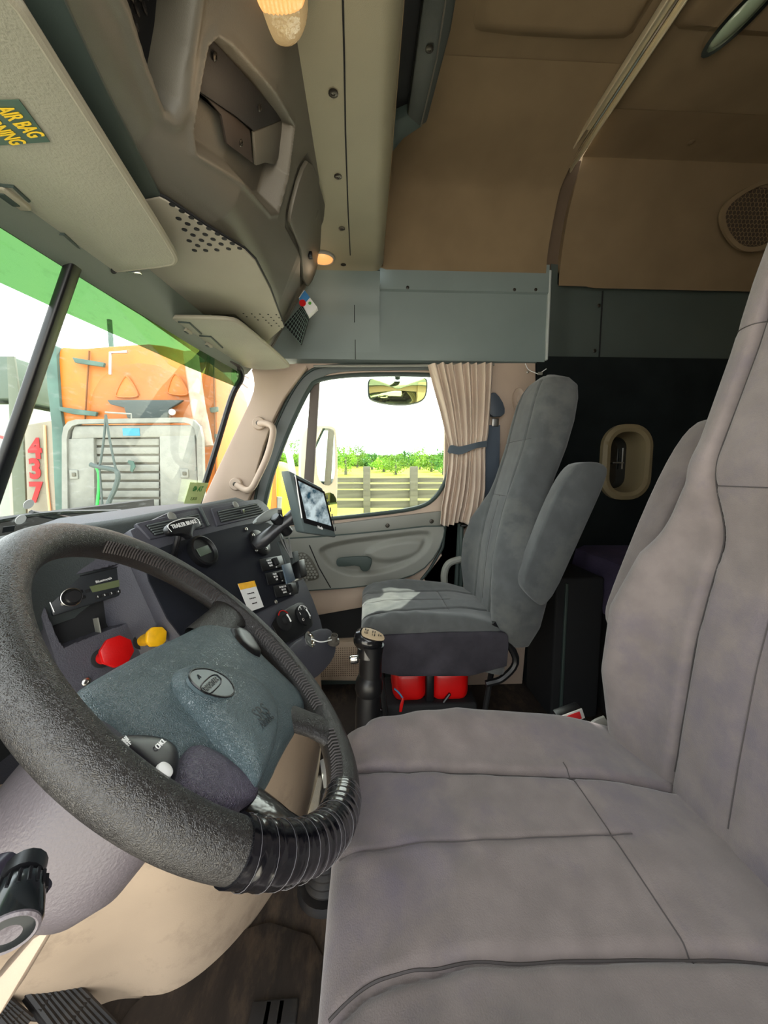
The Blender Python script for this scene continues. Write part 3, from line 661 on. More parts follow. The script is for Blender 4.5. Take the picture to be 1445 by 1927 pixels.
# lower door: beige, dark band, perforated beige kick panel
mb = MB(); mb.sheet([[V3(XW-.0, Y, z) for z in (.16, .3, .38, .46, .48)] for Y in np.linspace(.55, -.55, 12)], (.03, 0, 0)); mb.build('door_lower_panel', M_BLKM, door)
mb = MB(); mb.prism(wpx([(470, 1108), (740, 1094), (800, 1090), (800, 1130), (690, 1142), (600, 1158), (470, 1170)], XW-.012), (.03, 0, 0), .006); mb.build('door_mid_panel', M_BEIGE, door)
mb = MB(); kp = wpx([(560, 1212), (700, 1206), (700, 1282), (560, 1280)], XW-.05); mb.prism(kp, (.05, 0, 0), .004); kk_ = mb.build('kick_panel', M_KNEE, door)
mb = MB()
for i in range(34):
    for j in range(14):
        x = kp[0][1]+(kp[1][1]-kp[0][1])*(i+.5)/34; z = kp[3][2]+.012+(kp[0][2]-kp[3][2]-.03)*(j+.5)/14; mb.lathe([(.0028, 0), (.0028, .0008), (0, .0008)], (XW-.0505, x, z), (-1, 0, 0), 6)
o = mb.build('perforation', mat('hole_brown', (104, 86, 70), .9), kk_); o['kind'] = 'stuff'
# A pillar trim
ap = smooth([onX(x, y, 1.70) for x, y in ((470, 688), (545, 684), (582, 684), (566, 704), (522, 765), (487, 862), (468, 948), (440, 965), (372, 965), (388, 925), (448, 800), (476, 742), (478, 715))], 1)
mb = MB(); mb.prism(ap, (.05, 0, 0), .006); apo = struct(mb, 'trim_6', M_BEIGE)
gh = thing('grab_handle', onX(480, 850, 1.66), 'beige curved grab handle bolted to the windscreen pillar', 'handle')
hpts = spline([onX(x, y, X) for x, y, X in ((488, 797, 1.685), (500, 797, 1.665), (512, 803, 1.645), (513, 820, 1.635), (503, 858, 1.63), (486, 896, 1.635), (474, 918, 1.645), (462, 922, 1.665), (445, 912, 1.685))], 6)
mb = MB(); mb.tube(hpts, .0135, 12); mb.build('grip', M_BEIGE, gh)
for p in ((488, 797), (445, 911)):
    c = onX(*p, 1.696); mb = MB(); mb.lathe([(.028, 0), (.028, .01), (.024, .016), (0, .018)], c, (-1, 0, 0), 20); mb.build('mount', M_BEIGE, gh); screw(gh, c+V3(-.018, 0, 0), (-1, 0, 0), .010)
# B pillar
bp_ = [onX(x, y, XW-.004) for x, y in ((905, 683), (1008, 683), (1008, 1000), (980, 1320), (880, 1320), (862, 1100), (870, 1000), (905, 960))]
mb = MB(); mb.prism(bp_, (.04, 0, 0), .004); bpo = struct(mb, 'trim_7', M_BEIGE)
mb = MB(); mb.prism([onX(x, y, XW-.0) for x, y in ((795, 1000), (830, 975), (925, 940), (925, 1340), (760, 1340), (720, 1110), (800, 1085), (830, 1045))], (.04, 0, 0), .003); struct(mb, 'trim_8', M_BEIGE)
mb = MB(); mb.tube([onX(x, y, XW-.006) for x, y in ((838, 985), (833, 1030), (808, 1072), (792, 1092))], .007, 8); mb.tube([onX(x, y, XW-.012) for x, y in ((866, 985), (862, 1060), (858, 1120))], .012, 8); mb.build('door_seal', M_DKG, bpo)
c = onX(975, 752, XW-.006); mb = MB(); mb.lathe([(.052, 0), (.050, .006), (.040, .004), (.034, .002), (.018, .003), (.018, .01), (0, .012)], c, (-1, 0, 0), 24, su=1, u=(0, 0, 1)); o = mb.build('belt_guide_cover', M_BEIGE, bpo); o.scale = (1, .55, 1)
screw(bpo, onX(993, 700, XW-.006), (-1, 0, 0), .006, M_STEEL)
# loose wiring at top of the pillar
wr = thing('loose_wire', onX(1010, 695, 1.73), 'short loose pale wire hanging under the header corner', 'wire')
mb = MB(); mb.tube(spline([onX(x, y, 1.72) for x, y in ((988, 684), (994, 695), (1006, 701), (1014, 703), (1028, 694))], 6), .0018, 6); mb.build('wire', M_WHT, wr)
mb = MB(); mb.rbox(onX(1016, 703, 1.72), (.01, .02, .012), .002); mb.build('connector', M_GREY, wr)
# porthole in the sleeper wall
c = onX(1177, 870, XW-.012); fr = (c, V3(0, -1, 0), V3(0, 0, 1), V3(-1, 0, 0))
def rr_(a, b, r, n=8): return [(sx*(a-r)+r*cos(t+q), sy*(b-r)+r*sin(t+q)) for q, sx, sy in ((0, 1, 1), (pi/2, -1, 1), (pi, -1, -1), (3*pi/2, 1, -1)) for t in np.linspace(0, pi/2, n)]
po = thing('porthole', c, 'tan rounded oval porthole frame set in the dark sleeper wall', 'porthole')
O1 = rr_(.118, .172, .10); O2 = rr_(.082, .138, .07); O3 = rr_(.060, .122, .05)
n_ = 120; A = [resamp3([f3(fr, *p) for p in q], n_, c) for q in (O1, O1, O2, O3)]
hts = (-.01, .012, .014, -.09)
G = [[p+fr[3]*h for p in a] for a, h in zip(A, hts)]; mid = [[a*.5+b*.5+fr[3]*.006 for a, b in zip(G[1], G[2])]]
mb = MB(); mb.grid([G[0], G[1]]+mid+[G[2], G[3]], wrapj=True); mb.build('surround', mat('porthole_tan', (130, 116, 86), .5, bump=.1, bs=500), po)
mb = MB(); mb.prism([p-fr[3]*.09 for p in [f3(fr, *q) for q in O3]], fr[3]*.003); mb.build('pane', mat('dark_glass', (16, 20, 20), .08, spec=.8), po)
mb = MB(); mb.rbox(f3(fr, .012, -.0, -.07), (.01, .05, .006), .002); mb.rbox(f3(fr, .032, .02, -.07), (.004, .006, .10), .001); mb.build('latch_bar', M_STEEL, po)
# cut behind: porthole recess box is hidden by the wall; wall stands clear
# ================================================================ WINDSCREEN
def wtop(x): return V3(x, np.interp(x, [-.2, .83, 1.3, 1.62], [.65, .585, .545, .505]), np.interp(x, [-.2, .83, 1.62], [1.43, 1.432, 1.44]))
def wbot(x): return V3(x, np.interp(x, [-.2, .83, 1.3, 1.62], [.95, .83, .78, .715]), np.interp(x, [-.2, 1.62], [.86, .86]))
M_WS = glass('windscreen_glass', (.94, .98, .95), haze=.0, streak=True, gloss=.05)
for nme, xa, xb in (('window_1', -.18, .825), ('window_3', .835, 1.66)):
    G = [[wtop(x)*(1-t)+wbot(x)*t for t in np.linspace(0, 1, 8)] for x in np.linspace(xa, xb, 16)]
    mb = MB(); mb.grid(G); wsn = struct(mb, nme, M_WS)
    G = [[wtop(x)*(1-t)+wbot(x)*t+V3(0, -.004, -.002) for t in np.linspace(0, .16-.03*(x-.4), 4)] for x in np.linspace(xa, xb, 16)]
    mb = MB(); mb.grid(G); mb.build('tint_band', glass('green_tint', (.07, .16, .05), haze=.06, hcol=(90, 150, 70), streak=True, gloss=.04), wsn)
a, b = wtop(.83), wbot(.83); t_ = nrm(b-a)
mb = MB(); fr = frame((a+b)/2+V3(0, -.012, 0), (0, -.9, .4)); R_ = np.stack([V3(1, 0, 0), nrm(np.cross(t_, V3(1, 0, 0))), t_], 1)
mb.rbox((a+b)/2+V3(0, -.012, 0), (.030, .018, np.linalg.norm(b-a)+.02), .006, R_); struct(mb, 'trim_9', M_BLK)
mb = MB(); mb.tube(spline([wtop(1.50)+V3(0, -.01, -.0), wtop(1.58)+V3(0, -.01, -.005), wtop(1.615)+V3(0, -.006, -.04), wtop(1.63)*.8+wbot(1.63)*.2, wtop(1.64)*.4+wbot(1.64)*.6, wbot(1.64)], 6), .012, 8); struct(mb, 'trim_10', M_BLK)
mb = MB(); mb.sheet([[wtop(x)+V3(0, .0, .0), wtop(x)+V3(0, .02, .05)] for x in np.linspace(-.18, 1.7, 10)], (0, .03, .02)); struct(mb, 'trim_11', M_BLKM)
# stickers on the glass
def onWS(px, py): return onP(px, py, (.83, .585, 1.432), nrm(np.cross(V3(.79, -.115, 0), V3(0, .245, -.572))))
frg = frame(onWS(365, 922), -nrm(np.cross(V3(.79, -.115, 0), V3(0, .245, -.572)))*1)
if (CAM-frg[0])@frg[3] < 0: frg = frame(onWS(365, 922), -frg[3])
cq = [onWS(*p)+frg[3]*.006 for p in ((355, 906), (390, 908), (374, 949), (343, 947))]
stk = thing('inspection_sticker', cq[0], 'pale green permit sticker seen from behind at lower corner of windscreen', 'sticker')
mb = MB(); mb.prism(cq, frg[3]*.0008); mb.build('paper', mat('permit_green', (206, 222, 150), .6, mott=.06, ms=30), stk)
e1 = nrm(cq[1]-cq[0]); fq = (sum(cq)/4+frg[3]*.0012, e1, np.cross(frg[3], e1), frg[3])
text('print', 'TA 40', fq, (0, .020), .030, mat('print_dkgreen', (40, 140, 60), .5), stk, sx=-.9, bold=.0008)
text('small_print', '018.3', fq, (-.004, -.022), .020, mat('print_olive', (120, 140, 80), .5), stk, sx=-1)
for k_, p in enumerate(((50, 947), (35, 976))):
    mb = MB(); q = onWS(*p)+frg[3]*.005; mb.lathe([(.012, 0), (.012, .001), (0, .001)], q, frg[3], 16)
    mb.build('round_sticker', M_WHT, None, label='small round pale sticker on windscreen, %s of two' % ('upper' if k_ == 0 else 'lower'), cat='sticker', group='round windscreen stickers')
q = [onWS(*p)+frg[3]*.005 for p in ((2, 990), (24, 987), (22, 998), (0, 1001))]; mb = MB(); mb.prism(q, frg[3]*.0008); mb.build('black_sticker', M_BLK, None, label='small black rectangular sticker low on windscreen beside centre strut', cat='sticker')

# ================================================================ DASHBOARD
dash = thing('dashboard', (.9, .45, .5), 'dark grey plastic dashboard with wrap-around centre stack', 'dashboard')
A0, A1, A2 = V3(.72, .41, .925), V3(1.12, .31, .945), V3(1.02, .11, .55)
nP = nrm(-np.cross(A1-A0, A2-A0)); frP = (A0, nrm(A1-A0), None, nP); frP = (A0, frP[1], np.cross(nP, frP[1]), nP)
def pp(x, y, h=0): return onP(x, y, A0+nP*h, nP)
def ppl(pts, h=0): return [pp(x, y, h) for x, y in pts]
# main bezel of the stack
bez = smooth(ppl([(236, 975), (480, 936), (500, 945), (520, 975), (560, 1060), (600, 1150), (616, 1215), (612, 1240), (560, 1290), (430, 1300), (330, 1190), (270, 1060)]), 1)
mb = MB(); mb.prism(bez, -nP*.035, .006); mb.build('stack_bezel', M_DASH, dash)
side = [bez[i] for i in range(len(bez))]
# side cheek facing the passenger, and body behind
mb = MB(); mb.prism([p-nP*.030 for p in bez], V3(-.0, .20, .0)); mb.build('stack_body', M_DASH, dash)
# dash top
mb = MB(); G = []
for x in np.linspace(-.15, 1.66, 40):
    yb = np.interp(x, [-.15, .45, .60, .72, 1.12, 1.25, 1.66], [.44, .46, .485, .43, .335, .48, .60]); zt = np.interp(x, [-.15, .45, .72, 1.12, 1.25, 1.66], [.925, .93, .935, .952, .90, .86])
    wb = wbot(x)
    G.append([V3(x, yb+.01, zt-.12), V3(x, yb, zt-.03), V3(x, yb+.008, zt-.008), V3(x, yb+.03, zt), V3(x, (yb+wb[1])/2, zt*.5+.875*.5-.004), wb+V3(0, .0, -.01), wb+V3(0, .05, -.03)])
mb.sheet(G, (0, .0, -.03)); mb.build('dash_top', M_DASHT, dash, ang=50)
# passenger side lower dash, far forward
mb = MB(); mb.sheet([[V3(x, .62, .86), V3(x, .58, .8), V3(x, .60, .6), V3(x, .70, .42)] for x in np.linspace(1.12, 1.72, 8)], (0, .05, 0)); mb.build('passenger_dash', M_DASH, dash)
mb = MB(); mb.rbox((.16, .64, .79), (.70, .28, .20), .05); mb.build('cluster_body', M_DASH, dash)
mb = MB(); mb.relief([(-.30, -.05), (.24, -.05), (.26, .05), (.1, .10), (-.2, .10)], frame(V3(.16, .49, .84), (0, -1, .3)), lambda X, Y, F: .01*(1-F**2), 12, 80, .02); mb.build('instrument_cluster', M_BLK, dash)
# two air vents with slats
def vent(pts, nme):
    q = ppl(pts, .004); mb = MB(); mb.prism(q, -nP*.012, .004); v = mb.build('air_vent', M_DASH, dash)
    qi = [sum(q)/4+(p-sum(q)/4)*.86 for p in ppl(pts, .005)]
    c_ = sum(q)/4; top = (q[1]-q[0]); dn = (q[3]-q[0])
    lo = q[0]+top*.07+dn*.24; lr_ = q[1]-top*.06+(q[2]-q[1])*.24; bl = q[3]+top*.07-dn*.12; br = q[2]-top*.07-dn*.12
    mb = MB(); mb.prism([lo, lr_, br, bl], nP*.003); mb.build('vent_throat', M_BLKM, v)
    for k in range(5):
        t = (k+.5)/5; a, b = lo+(bl-lo)*t, lr_+(br-lr_)*t; mb = MB(); mb.tube([a+nP*.004, b+nP*.004], .0017, 6); mb.build('slat', M_GREY2, v)
    m_ = (lo+lr_+br+bl)/4; mb = MB(); mb.rbox(m_+nP*.006, (.02, .006, .012), .002); mb.build('vent_tab', M_BLK, v)
    mb = MB(); mb.lathe([(.010, 0), (.010, .002), (.006, .004), (0, .004)], (q[0]+q[1])/2+dn*.11+nP*.0005, nP, 18); mb.build('thumb_wheel', M_GREY, v)
vent([(256, 984), (372, 958), (388, 992), (284, 1015)], 'a'); vent([(398, 956), (478, 940), (502, 968), (410, 990)], 'b')
mb = MB(); mb.tube(spline(ppl([(376, 955), (392, 990)], .004), 2), .004, 6); mb.build('vent_bar', M_DASHT, dash)
# black plate
bp = ppl([(285, 1032), (478, 982), (510, 985), (532, 1010), (562, 1100), (560, 1118), (470, 1158), (380, 1215), (330, 1200), (262, 1060)], .002); mb = MB(); mb.prism(smooth(bp, 1), nP*.003, .001); plate = mb.build('control_plate', M_PLATE, dash)
for p in ((463, 996), (519, 1133)): screw(plate, pp(*p, .006), nP, .0055, M_STEEL)
# rocker switches with white print
for i, (cx, cy) in enumerate(((502, 1062), (513, 1088), (528, 1112))):
    q = [pp(cx-16, cy-8, .006), pp(cx+26, cy-16, .006), pp(cx+32, cy+5, .006), pp(cx-10, cy+14, .006)]
    mb = MB(); mb.prism(q, nP*.004, .001); sw = mb.build('rocker_switch', M_BLK, dash)
    e1 = nrm(q[1]-q[0]); fs = (sum(q)/4, e1, np.cross(nP, e1), nP); fs = (fs[0]+nP*.0035, *fs[1:])
    mb = MB(); mb.rbox(f3(fs, .013, .002, .003), (.016, .020, .007), .002, Rf(fs)); mb.build('rocker', M_BLKM, sw)
    for j, s_ in enumerate([('PUSH IN', 'ENGINE', 'BRAKE'), ('CRUISE', 'SET ON', 'OFF'), ('DO NOT USE', 'IN LOW', 'RANGE')][i]):
        text('print', s_, fs, (-.012, .009-.0075*j), .0065, M_WHT, sw, sx=.8, bold=.0001)
    text('print', 'OFF', fs, (.008, -.013), .005, M_WHT, sw, sx=.8)
# yellow headed caution label
q = ppl([(447, 1099), (478, 1093), (496, 1142), (468, 1152)], .0062); mb = MB(); mb.prism(q, nP*.0006); cl2 = mb.build('caution_label', M_WHT, plate)
mb = MB(); mb.prism([q[0]+nP*.0008, q[1]+nP*.0008, q[1]*.78+q[2]*.22+nP*.0008, q[0]*.78+q[3]*.22+nP*.0008], nP*.0005); mb.build('label_header', M_YEL, cl2)
e1 = nrm(q[1]-q[0]); fs = (sum(q)/4+nP*.0008, e1, np.cross(nP, e1), nP)
for j in range(3): text('print', ['Caution warning', 'do not operate', 'without belt'][j], fs, (0, .006-.012*j), .0045, M_BLK, cl2, sx=.8)
# small gauge peeking over the wheel
c = pp(378, 1040, .006); mb = MB(); mb.lathe([(.034, 0), (.034, .012), (.030, .014), (.027, .008), (0, .008)], c, nP, 28); gg = mb.build('gauge', M_BLK, dash)
mb = MB(); e1 = frP[1]; fs = (c+nP*.009, e1, np.cross(nP, e1), nP); mb.rbox(f3(fs, 0, 0, .0), (.036, .018, .002), .001, Rf(fs)); mb.build('display', mat('lcd_grey', (88, 100, 86), .3), gg)
# heater controls
q = smooth(ppl([(505, 1168), (555, 1135), (572, 1135), (588, 1170), (585, 1182), (540, 1212), (524, 1205)], .002), 1); mb = MB(); mb.prism(q, nP*.004, .0015); hc = mb.build('heater_panel', M_BLK, dash)
for (cx, cy, r) in ((533, 1168, .026), (570, 1158, .028)):
    c = pp(cx, cy, .006); mb = MB(); mb.lathe([(r, 0), (r, .004), (r*.8, .006), (r*.5, .007), (r*.45, .016), (0, .018)], c, nP, 24); kn = mb.build('rotary_knob', M_BLKM, hc)
    fs = (c+nP*.0075, frP[1], np.cross(nP, frP[1]), nP)
    if cx > 550:
        for j in range(6): a = radians(200-50*j); text('print', 'O123 4'[j] if j != 4 else '4', fs, (r*.72*cos(a), r*.72*sin(a)), .011, M_WHT, kn, h=-.001)
    mb = MB(); mb.tube([f3(fs, (r*.9)*cos(a), (r*.9)*sin(a), -.002) for a in np.linspace(.2, 2.2, 12)], .0013, 5); mb.build('scale_arc', M_RED if cx < 550 else M_WHT, kn)
    mb = MB(); mb.rbox(f3(fs, 0, 0, .009), (.004, r*.8, .005), .001, Rf(fs)); mb.build('pointer', M_WHT, kn)
# tray lip with power socket at foot of the stack
tc_ = pp(578, 1208, .0); mb = MB(); q = smooth([pp(520, 1222, .0), pp(600, 1182, .0), pp(618, 1210, 0), pp(614, 1250, 0), pp(560, 1300, 0), pp(490, 1290, 0)], 2); mb.prism(q, nP*.03, .008); mb.build('lower_ledge', M_DASH, dash)
c = pp(582, 1204, .031); mb = MB(); mb.lathe([(.020, 0), (.020, .003), (.014, .004), (.012, -.006), (0, -.006)], c, nP, 24); mb.build('power_socket', M_CHR, dash)
cc = pp(628, 1203, .05); cp_ = thing('socket_plug', cc, 'clear lighter socket plug dangling on its pale tether from the dash', 'plug')
mb = MB(); mb.tube(spline([c+nP*.006, pp(604, 1208, .045), cc], 6), .0016, 6); mb.build('tether', M_WHT, cp_)
mb = MB(); mb.lathe([(.012, -.014), (.016, -.010), (.016, -.004), (.010, -.002), (.009, .014), (.007, .014), (.006, 0), (0, 0)], cc, nrm((-.3, -.2, 1)), 20); mb.build('cap', mat('smoky_plastic', (80, 76, 70), .12, spec=.8), cp_)
# ---- radio pod
r0, r1 = V3(.562, .49, .80), V3(.72, .375, .80)
def podpl():
    u_ = nrm(r1-r0); dn = nrm(V3(-.0, -.33, -.94)); n_ = nrm(np.cross(dn, u_)); n_ = n_ if n_@(CAM-r0) > 0 else -n_; return n_
nR = podpl(); P0 = onP(180, 1130, (.655, .435, .80), nR); eR = nrm(r1-r0); eR = nrm(eR-nR*(eR@nR)); frR = (P0, eR, np.cross(nR, eR), nR)
def rp(x, y, h=0): return onP(x, y, P0+nR*h, nR)
pod = smooth([rp(*p) for p in ((55, 1090), (85, 1062), (180, 1042), (262, 1048), (300, 1085), (345, 1210), (330, 1262), (150, 1330), (120, 1290))], 1)
POD = [f2(frR, p) for p in pod]
cav = [f2(frR, rp(*p)) for p in ((66, 1100), (262, 1052), (280, 1070), (292, 1152), (120, 1218), (110, 1205))]
mb = MB(); mb.relief(POD, frR, lambda X, Y, F: -.030*sst(0, .004, -sdf(X, Y, cav)), 60, 240, .06); mb.build('radio_pod', M_DASH, dash, ang=40)
mb = MB(); mb.prism([rp(*p, -.0285) for p in ((62, 1102), (264, 1050), (294, 1152), (118, 1220))], nR*.002); mb.build('pod_cavity', M_BLKM, dash)
fq = [rp(*p, .0) for p in ((110, 1165), (285, 1118), (292, 1152), (120, 1212))]
mb = MB(); mb.box(rp(183, 1180, -.012), (.0016, .030, .02), Rf(frR)); mb.build('cubby_rib', M_GREY, dash)
for p in ((162, 1283),): screw(dash, rp(*p, .002), nR, .006, M_STEEL)
cr_ = rp(182, 1105, .0); rad = thing('car_radio', cr_, 'black single-slot car stereo with grey display and round volume knob', 'radio')
rq = [rp(*p, -.004) for p in ((80, 1100), (266, 1056), (280, 1104), (100, 1160))]
mb = MB(); mb.prism([p for p in rq], -nR*.022, .003); mb.build('faceplate', mat('radio_face', (34, 37, 40), .35), rad)
e1 = nrm((rq[1]-rq[0])+(rq[2]-rq[3])); frr = (sum(rq)/4+nR*.0005, e1, np.cross(nR, e1), nR)
Lr = np.linalg.norm(rq[1]-rq[0]); Hr = np.linalg.norm(rq[3]-rq[0])
def rx(x, y, h=0): return onP(x, y, rq[0]+nR*h, nR)
c = rx(133, 1124); mb = MB(); mb.lathe([(.0145, 0), (.0145, .003), (.012, .006), (.011, .014), (.009, .016), (0, .016)], c, nR, 28); vk = mb.build('volume_knob', M_BLK, rad)
mb = MB(); mb.tube([c+nR*.004+.0138*(cos(a)*e1+sin(a)*frr[2]) for a in np.linspace(0, 2*pi, 28, endpoint=False)], .0008, 5, closed=True); mb.build('knob_ring', M_STEEL, vk)
mb = MB(); mb.prism([rx(*p, .0006) for p in ((168, 1104), (245, 1086), (250, 1098), (174, 1115))], nR*.0008); mb.build('display', mat('lcd_olive', (92, 100, 70), .3), rad)
for k in range(6):
    x0 = 178+12.8*k; mb = MB(); mb.prism([rx(*p, .0004) for p in ((x0, 1121-k*3.2), (x0+10.5, 1118.4-k*3.2), (x0+12.5, 1125-k*3.2), (x0+2, 1127.6-k*3.2))], nR*.0014, .0003); b_ = mb.build('preset_button', M_BLKM, rad)
    qf = (rx(x0+6, 1123-k*3.2, .002), frr[1], frr[2], nR); text('print', str(k+1), qf, (0, 0), .0045, M_WHT, b_)
for (x, y, r, m_) in ((102, 1106, .0022, M_WHT), (117, 1137, .0026, M_STEEL), (267, 1099, .0030, mat('blue_ring', (60, 130, 230), .3, emit=(60, 130, 230), es=1))):
    mb = MB(); mb.lathe([(r, 0), (r, .001), (0, .001)], rx(x, y, .0004), nR, 14); mb.build('button', m_, rad)
mb = MB(); mb.tube([rx(*p, .001) for p in ((92, 1100), (82, 1102), (84, 1110), (102, 1152))], .0007, 5); mb.build('trim_line', M_STEEL, rad)
for (x, y) in ((152, 1113), (157, 1124), (165, 1112), (258, 1088), (262, 1075), (240, 1073), (251, 1068)):
    mb = MB(); mb.rbox(rx(x, y, .001), (.006, .005, .002), .0008, Rf(frr)); mb.build('button', M_BLKM, rad)
qf = (rx(190, 1093, .0008), frr[1], frr[2], nR); text('print', 'Bluetooth', qf, (0.004, 0), .006, M_WHT, rad)
qf = (rx(98, 1099, .0008), frr[1], frr[2], nR); text('print', 'SOURCE', qf, (0, 0), .0032, M_WHT, rad)
mb = MB(); mb.tube([rx(150, 1084, .0006), rx(225, 1066, .0006)], .0009, 4); mb.build('disc_slot', M_BLKM, rad)
# brake knobs
def bknob(px, py, sh, m_, label, n, nm, rot):
    b0 = rp(px[0], px[1]); c1 = rp(py[0], py[1], .045); ax = nR
    k = thing(nm, b0, label, 'brake knob', 'parking brake pull knobs')
    mb = MB(); mb.lathe([(.0155, 0), (.0155, .003), (.012, .004), (0, .004)], b0, nR, 24); mb.build('collar', M_BLKM, k)
    ax = nrm(c1-b0); L = np.linalg.norm(c1-b0)
    mb = MB(); mb.lathe([(.0105, 0), (.0105, L*.7), (.013, L)], b0, ax, 20); mb.build('stem', m_, k)
    fs = frame(c1, ax); pts = [(sh*cos(2*pi*(j+rot)/n), sh*sin(2*pi*(j+rot)/n)) for j in range(n)]
    if n == 4: pts = smooth(pts, 1)
    mb = MB(); mb.prism([f3(fs, *p) for p in pts], ax*.009, .002); mb.build('plate', m_, k)
bknob((192, 1238), (217, 1227), .0245, M_RED, 'red octagonal pull knob at left of dash below the radio', 8, 'octagonal_knob', .5)
bknob((268, 1205), (291, 1199), .0225, M_YEL, 'yellow square pull knob beside the red octagonal one', 4, 'square_knob', .3)
# trailer brake lever behind the wheel
tb = thing('trailer_brake_lever', pp(330, 1040), 'black hand lever marked trailer brake above the wheel rim', 'lever')
mb = MB(); mb.tube(spline([pp(325, 1050, .0), pp(333, 1020, .03), pp(338, 996, .045)], 5), [.006]*11, 10); mb.build('stalk', M_BLK, tb)
c = pp(345, 990, .052); e1 = nrm(pp(378, 982, .05)-pp(315, 998, .05)); fs = (c, e1, np.cross(nP, e1), nP)
P = smooth([(-.045, -.010), (-.040, .010), (0, .016), (.040, .010), (.045, -.010), (.01, -.014), (0, -.03), (-.01, -.014)], 2); mb = MB(); mb.prism([f3(fs, *p, -.008) for p in P], nP*.012, .003); hd_ = mb.build('paddle', M_BLK, tb)
text('print', 'TRAILER BRAKE', fs, (0, .002), .011, M_WHT, hd_, h=.0045, sx=.85, bold=.0002)
mb = MB(); mb.tube([f3(fs, *p, .004) for p in spline([(-.038, -.006), (-.040, .004), (-.030, .010), (0, .013), (.030, .010), (.040, .004), (.038, -.006)], 4)], .0008, 4); mb.build('outline', M_WHT, hd_)
# beige lower console body
bt = [(.60, .75), (.62, .62)]+[tuple(onZ(*p, 0)[:2]) for p in ((205, 1885), (320, 1872), (420, 1800), (500, 1700), (556, 1600), (600, 1450))]+[(1.40, .20), (1.42, .3)]
tp = [(.50, .60), (.52, .50), (.56, .42), (.62, .345), (.70, .285), (.80, .22), (.93, .16), (1.03, .135), (1.10, .20)]
bt = spline([V3(x, y, 0) for x, y in bt], 8); tp = spline([V3(x, y, .56) for x, y in tp], 8)
mb = MB(); G = [[b*(1-t)+a*t+V3(-.02, -.02, 0)*sin(pi*t)*.6 for t in np.linspace(0, 1, 14)] for a, b in zip(tp, bt)]
mb.sheet(G, (.03, .05, 0)); mb.build('knee_panel', M_KNEE, dash, ang=50)
mb = MB(); mb.prism([V3(.50, .60, .50), V3(.56, .40, .50), V3(.70, .27, .50), V3(.93, .145, .50), V3(1.05, .12, .50), V3(1.12, .3, .50), V3(1.12, .6, .50)], (0, 0, .05)); mb.build('dash_core', M_DASH, dash)
# ================================================================ STEERING WHEEL
Wc = V3(.4613, .1945, .7852); t_w, s_w = .7865, .2596
nW = V3(sin(s_w)*cos(t_w), -cos(s_w)*cos(t_w), sin(t_w)); uW = V3(-sin(s_w)*sin(t_w), cos(s_w)*sin(t_w), cos(t_w)); rW = np.cross(uW, nW); frw = (Wc, rW, uW, nW)
RR = .225
sw = thing('steering_wheel', Wc, 'black leather-wrapped steering wheel with tape-bound lower rim', 'steering wheel')
def wp(x, y, h=0): return f2(frw, onP(x, y, Wc+nW*h, nW))
def rimr(a): return .0205+.0
def rim(a0, a1, r, n, closed=False, nz=0, seed=1):
    rg = np.random.default_rng(seed); A = np.linspace(a0, a1, n, endpoint=not closed)
    rs = [r+(rg.normal()*nz) for _ in A]
    return [f3(frw, RR*cos(a), RR*sin(a)) for a in A], rs
P, rs = rim(0, 2*pi, .0205, 160, True); mb = MB(); mb.tube(P, rs, 24, closed=True, up=nW); rm = mb.build('rim', M_LEA, sw)
angof = lambda x, y: math.atan2(wp(x, y)[1], wp(x, y)[0])
# tape over lower rim
a0, a1 = angof(438, 1600), angof(668, 1520)
if a1 < a0: a1 += 2*pi
n_ = 90; A = np.linspace(a0, a1, n_); rs = [.0218+.0007*((i*7919 % 5)/5)+.0006*(i % 6 == 0) for i in range(n_)]
mb = MB(); mb.tube([f3(frw, RR*cos(a), RR*sin(a)) for a in A], rs, 24, up=nW); tpo = mb.build('tape', M_TAPE, sw, label='glossy black electrical tape wound on rim', ang=60)
for i, a in enumerate(np.linspace(a0+.05, a1-.02, 13)):
    a += random.uniform(-.01, .01); c = f3(frw, RR*cos(a), RR*sin(a)); rad_ = f3(frw, cos(a), sin(a))-Wc; tg = np.cross(nW, rad_); sl = random.uniform(-.006, .006)
    mb = MB(); mb.tube([c+.0228*(cos(b)*rad_+sin(b)*nW)+tg*sl*sin(b) for b in np.linspace(0, 2*pi, 24, endpoint=False)], .0002, 4, closed=True); mb.build('tape_edge', mat('tape_edge_grey', (84, 82, 86), .4) if i == 0 else bpy.data.materials['tape_edge_grey'], tpo)
# stitching along the inner side of the rim
mb = MB()
def stitch(aa, ab, n):
    for a in np.linspace(aa, ab, n):
        c = f3(frw, RR*cos(a), RR*sin(a)); rad_ = f3(frw, cos(a), sin(a))-Wc; tg = np.cross(nW, rad_)
        q = [c+.0212*(-cos(b)*rad_+sin(b)*nW)+tg*s_ for b, s_ in ((.05, -.0028), (.42, .0), (.80, -.0028))]
        mb.tube(q, .0012, 4)
sa, sb = angof(190, 1040), angof(400, 1150); stitch(max(sa, sb), min(sa, sb), 44)
sa, sb = angof(480, 1190), angof(600, 1340); stitch(max(sa, sb), min(sa, sb), 34)
sa, sb = angof(640, 1400), angof(625, 1500); stitch(max(sa, sb), min(sa, sb), 20)
o = mb.build('stitching', mat('stitch_thread', (58, 52, 50), .6), rm); o['kind'] = 'stuff'
